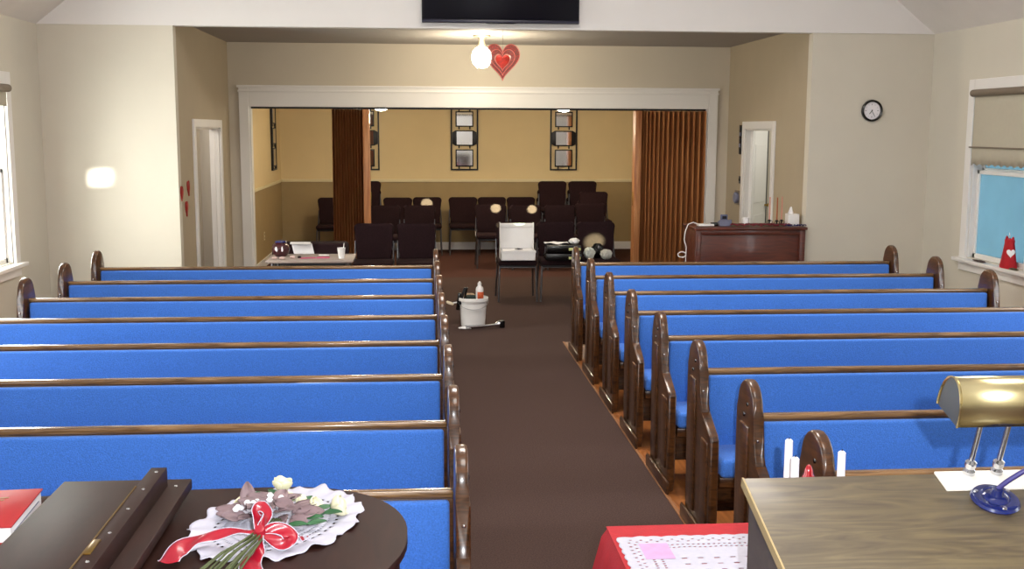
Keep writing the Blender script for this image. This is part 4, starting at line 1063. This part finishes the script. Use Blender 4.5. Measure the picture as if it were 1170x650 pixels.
b = MB(); b.grid(lambda u, v: (-.13 + .20 * u + .05 * v, (.15 - .26 * v * 2 if v < .5 else .02 - .006) - .002, .774 if v < .5 else .774 - .22 * (v - .5)), 16, 12); b.build('cloth_panel', M['paper'], t, solid=.003)
t = thing('storage_box', 'dark storage box standing behind the small table', 'box', (-1.05, 11.02, 0))
b = MB(); b.box(-.42, .32, -.12, .14, 0, .77, .03); b.build('body', M['chair'], t); MB().box(-.40, .30, -.13, -.11, .1, .6, .004).build('front_panel', M['dark'], t)
random.seed(9)
for k, (x, y, sx_, sy_, m_, lb, cat) in enumerate(((-1.06, 10.34, .075, .05, 'pinkpaper', 'pink printed paper lying flat on the small table, left one', 'paper'), (-.92, 10.36, .06, .06, 'pinkpaper', 'pink paper lying on the small table nearer the cup', 'paper'), (-.93, 10.55, .05, .012, 'paper', 'narrow white paper strip at the back of the small table', 'paper'))):
    b = MB(); b.box(-sx_, sx_, -sy_, sy_, 0, .003 + .002 * k, .001); o = b.build('paper_sheet', M[m_]); o.location = (x, y, .691); o.rotation_euler = (0, 0, .3 - .25 * k); tag(o, lb, cat)
for k, (x, y, lb) in enumerate(((-1.36, 10.26, 'small pale shell trinket left of the others on the table'), (-1.29, 10.24, 'small pale trinket in front of the maroon pot'), (-1.20, 10.32, 'tiny tan trinket right of the maroon pot'))):
    blob('trinket', lb, 'trinket', (x, y, .691), .022, mat('pale_pink_shell_%d' % k if False else 'pale_pink_shell', '#c9aea6', .5, var=.2, scale=40), 40 + k, (1.1, .9, .6), 'trinkets on the small table')
blob('trinket', 'tiny dark trinket near the middle of the small table', 'trinket', (-1.14, 10.34, .691), .016, M['black'], 44, (1, 1, .6))

# ------------------------------------------------------------------ sill ornament
t = thing('fabric_figure', 'red fabric figure with a white heart on the right window sill', 'ornament', (WR - .018, 9.28, RW[2] - .0095))
b = MB(); b.lathe([(0, 0), (.088, 0), (.092, .012), (.080, .05), (.058, .15), (.050, .185), (.054, .205), (.038, .215), (0, .205)], 24, m=Matrix.Diagonal((.62, 1.25, 1.22, 1))); b.build('body', M['red_cloth'], t)
for s_ in (-1, 1):
    b = MB(); b.lathe([(0, 0), (.016, .002), (.010, .03), (0, .045)], 12, m=Matrix.Translation((-.0, s_ * .045, .245)) @ Matrix.Rotation(-s_ * .25, 4, 'X')); b.build('ear_tip', M['red_cloth'], t)
b = MB(); b.prism([(p[0], p[1]) for p in heart(.034)], -.006, .004, 'y', bev=.002, m=Matrix.Translation((-.022, -.068, .135)) @ Matrix.Rotation(-.5, 4, 'Z') @ Matrix.Rotation(-.15, 4, 'X')); b.build('white_heart', M['candle'], t)
b = MB(); b.tube([(-.01, -.01, .245), (-.025, -.03, .28), (-.01, -.005, .315), (.01, .02, .28), (-.01, .0, .245)], .003, 6); b.build('ribbon_loop', M['candle'], t)
blob('pine_sprig', 'dark dried sprig on the sill left of the red figure', 'sprig', (WR - .05, 9.72, RW[2] - .009), .03, mat('dark_sprig', '#4a3a36', .9, var=.4, scale=40), 51, (.9, 3.4, .3))
blob('pine_sprig', 'dark dried sprig on the sill right of the red figure', 'sprig', (WR - .05, 9.13, RW[2] - .009), .026, mat('olive_sprig', '#57513a', .9, var=.4, scale=40), 52, (.9, 2.4, .35))
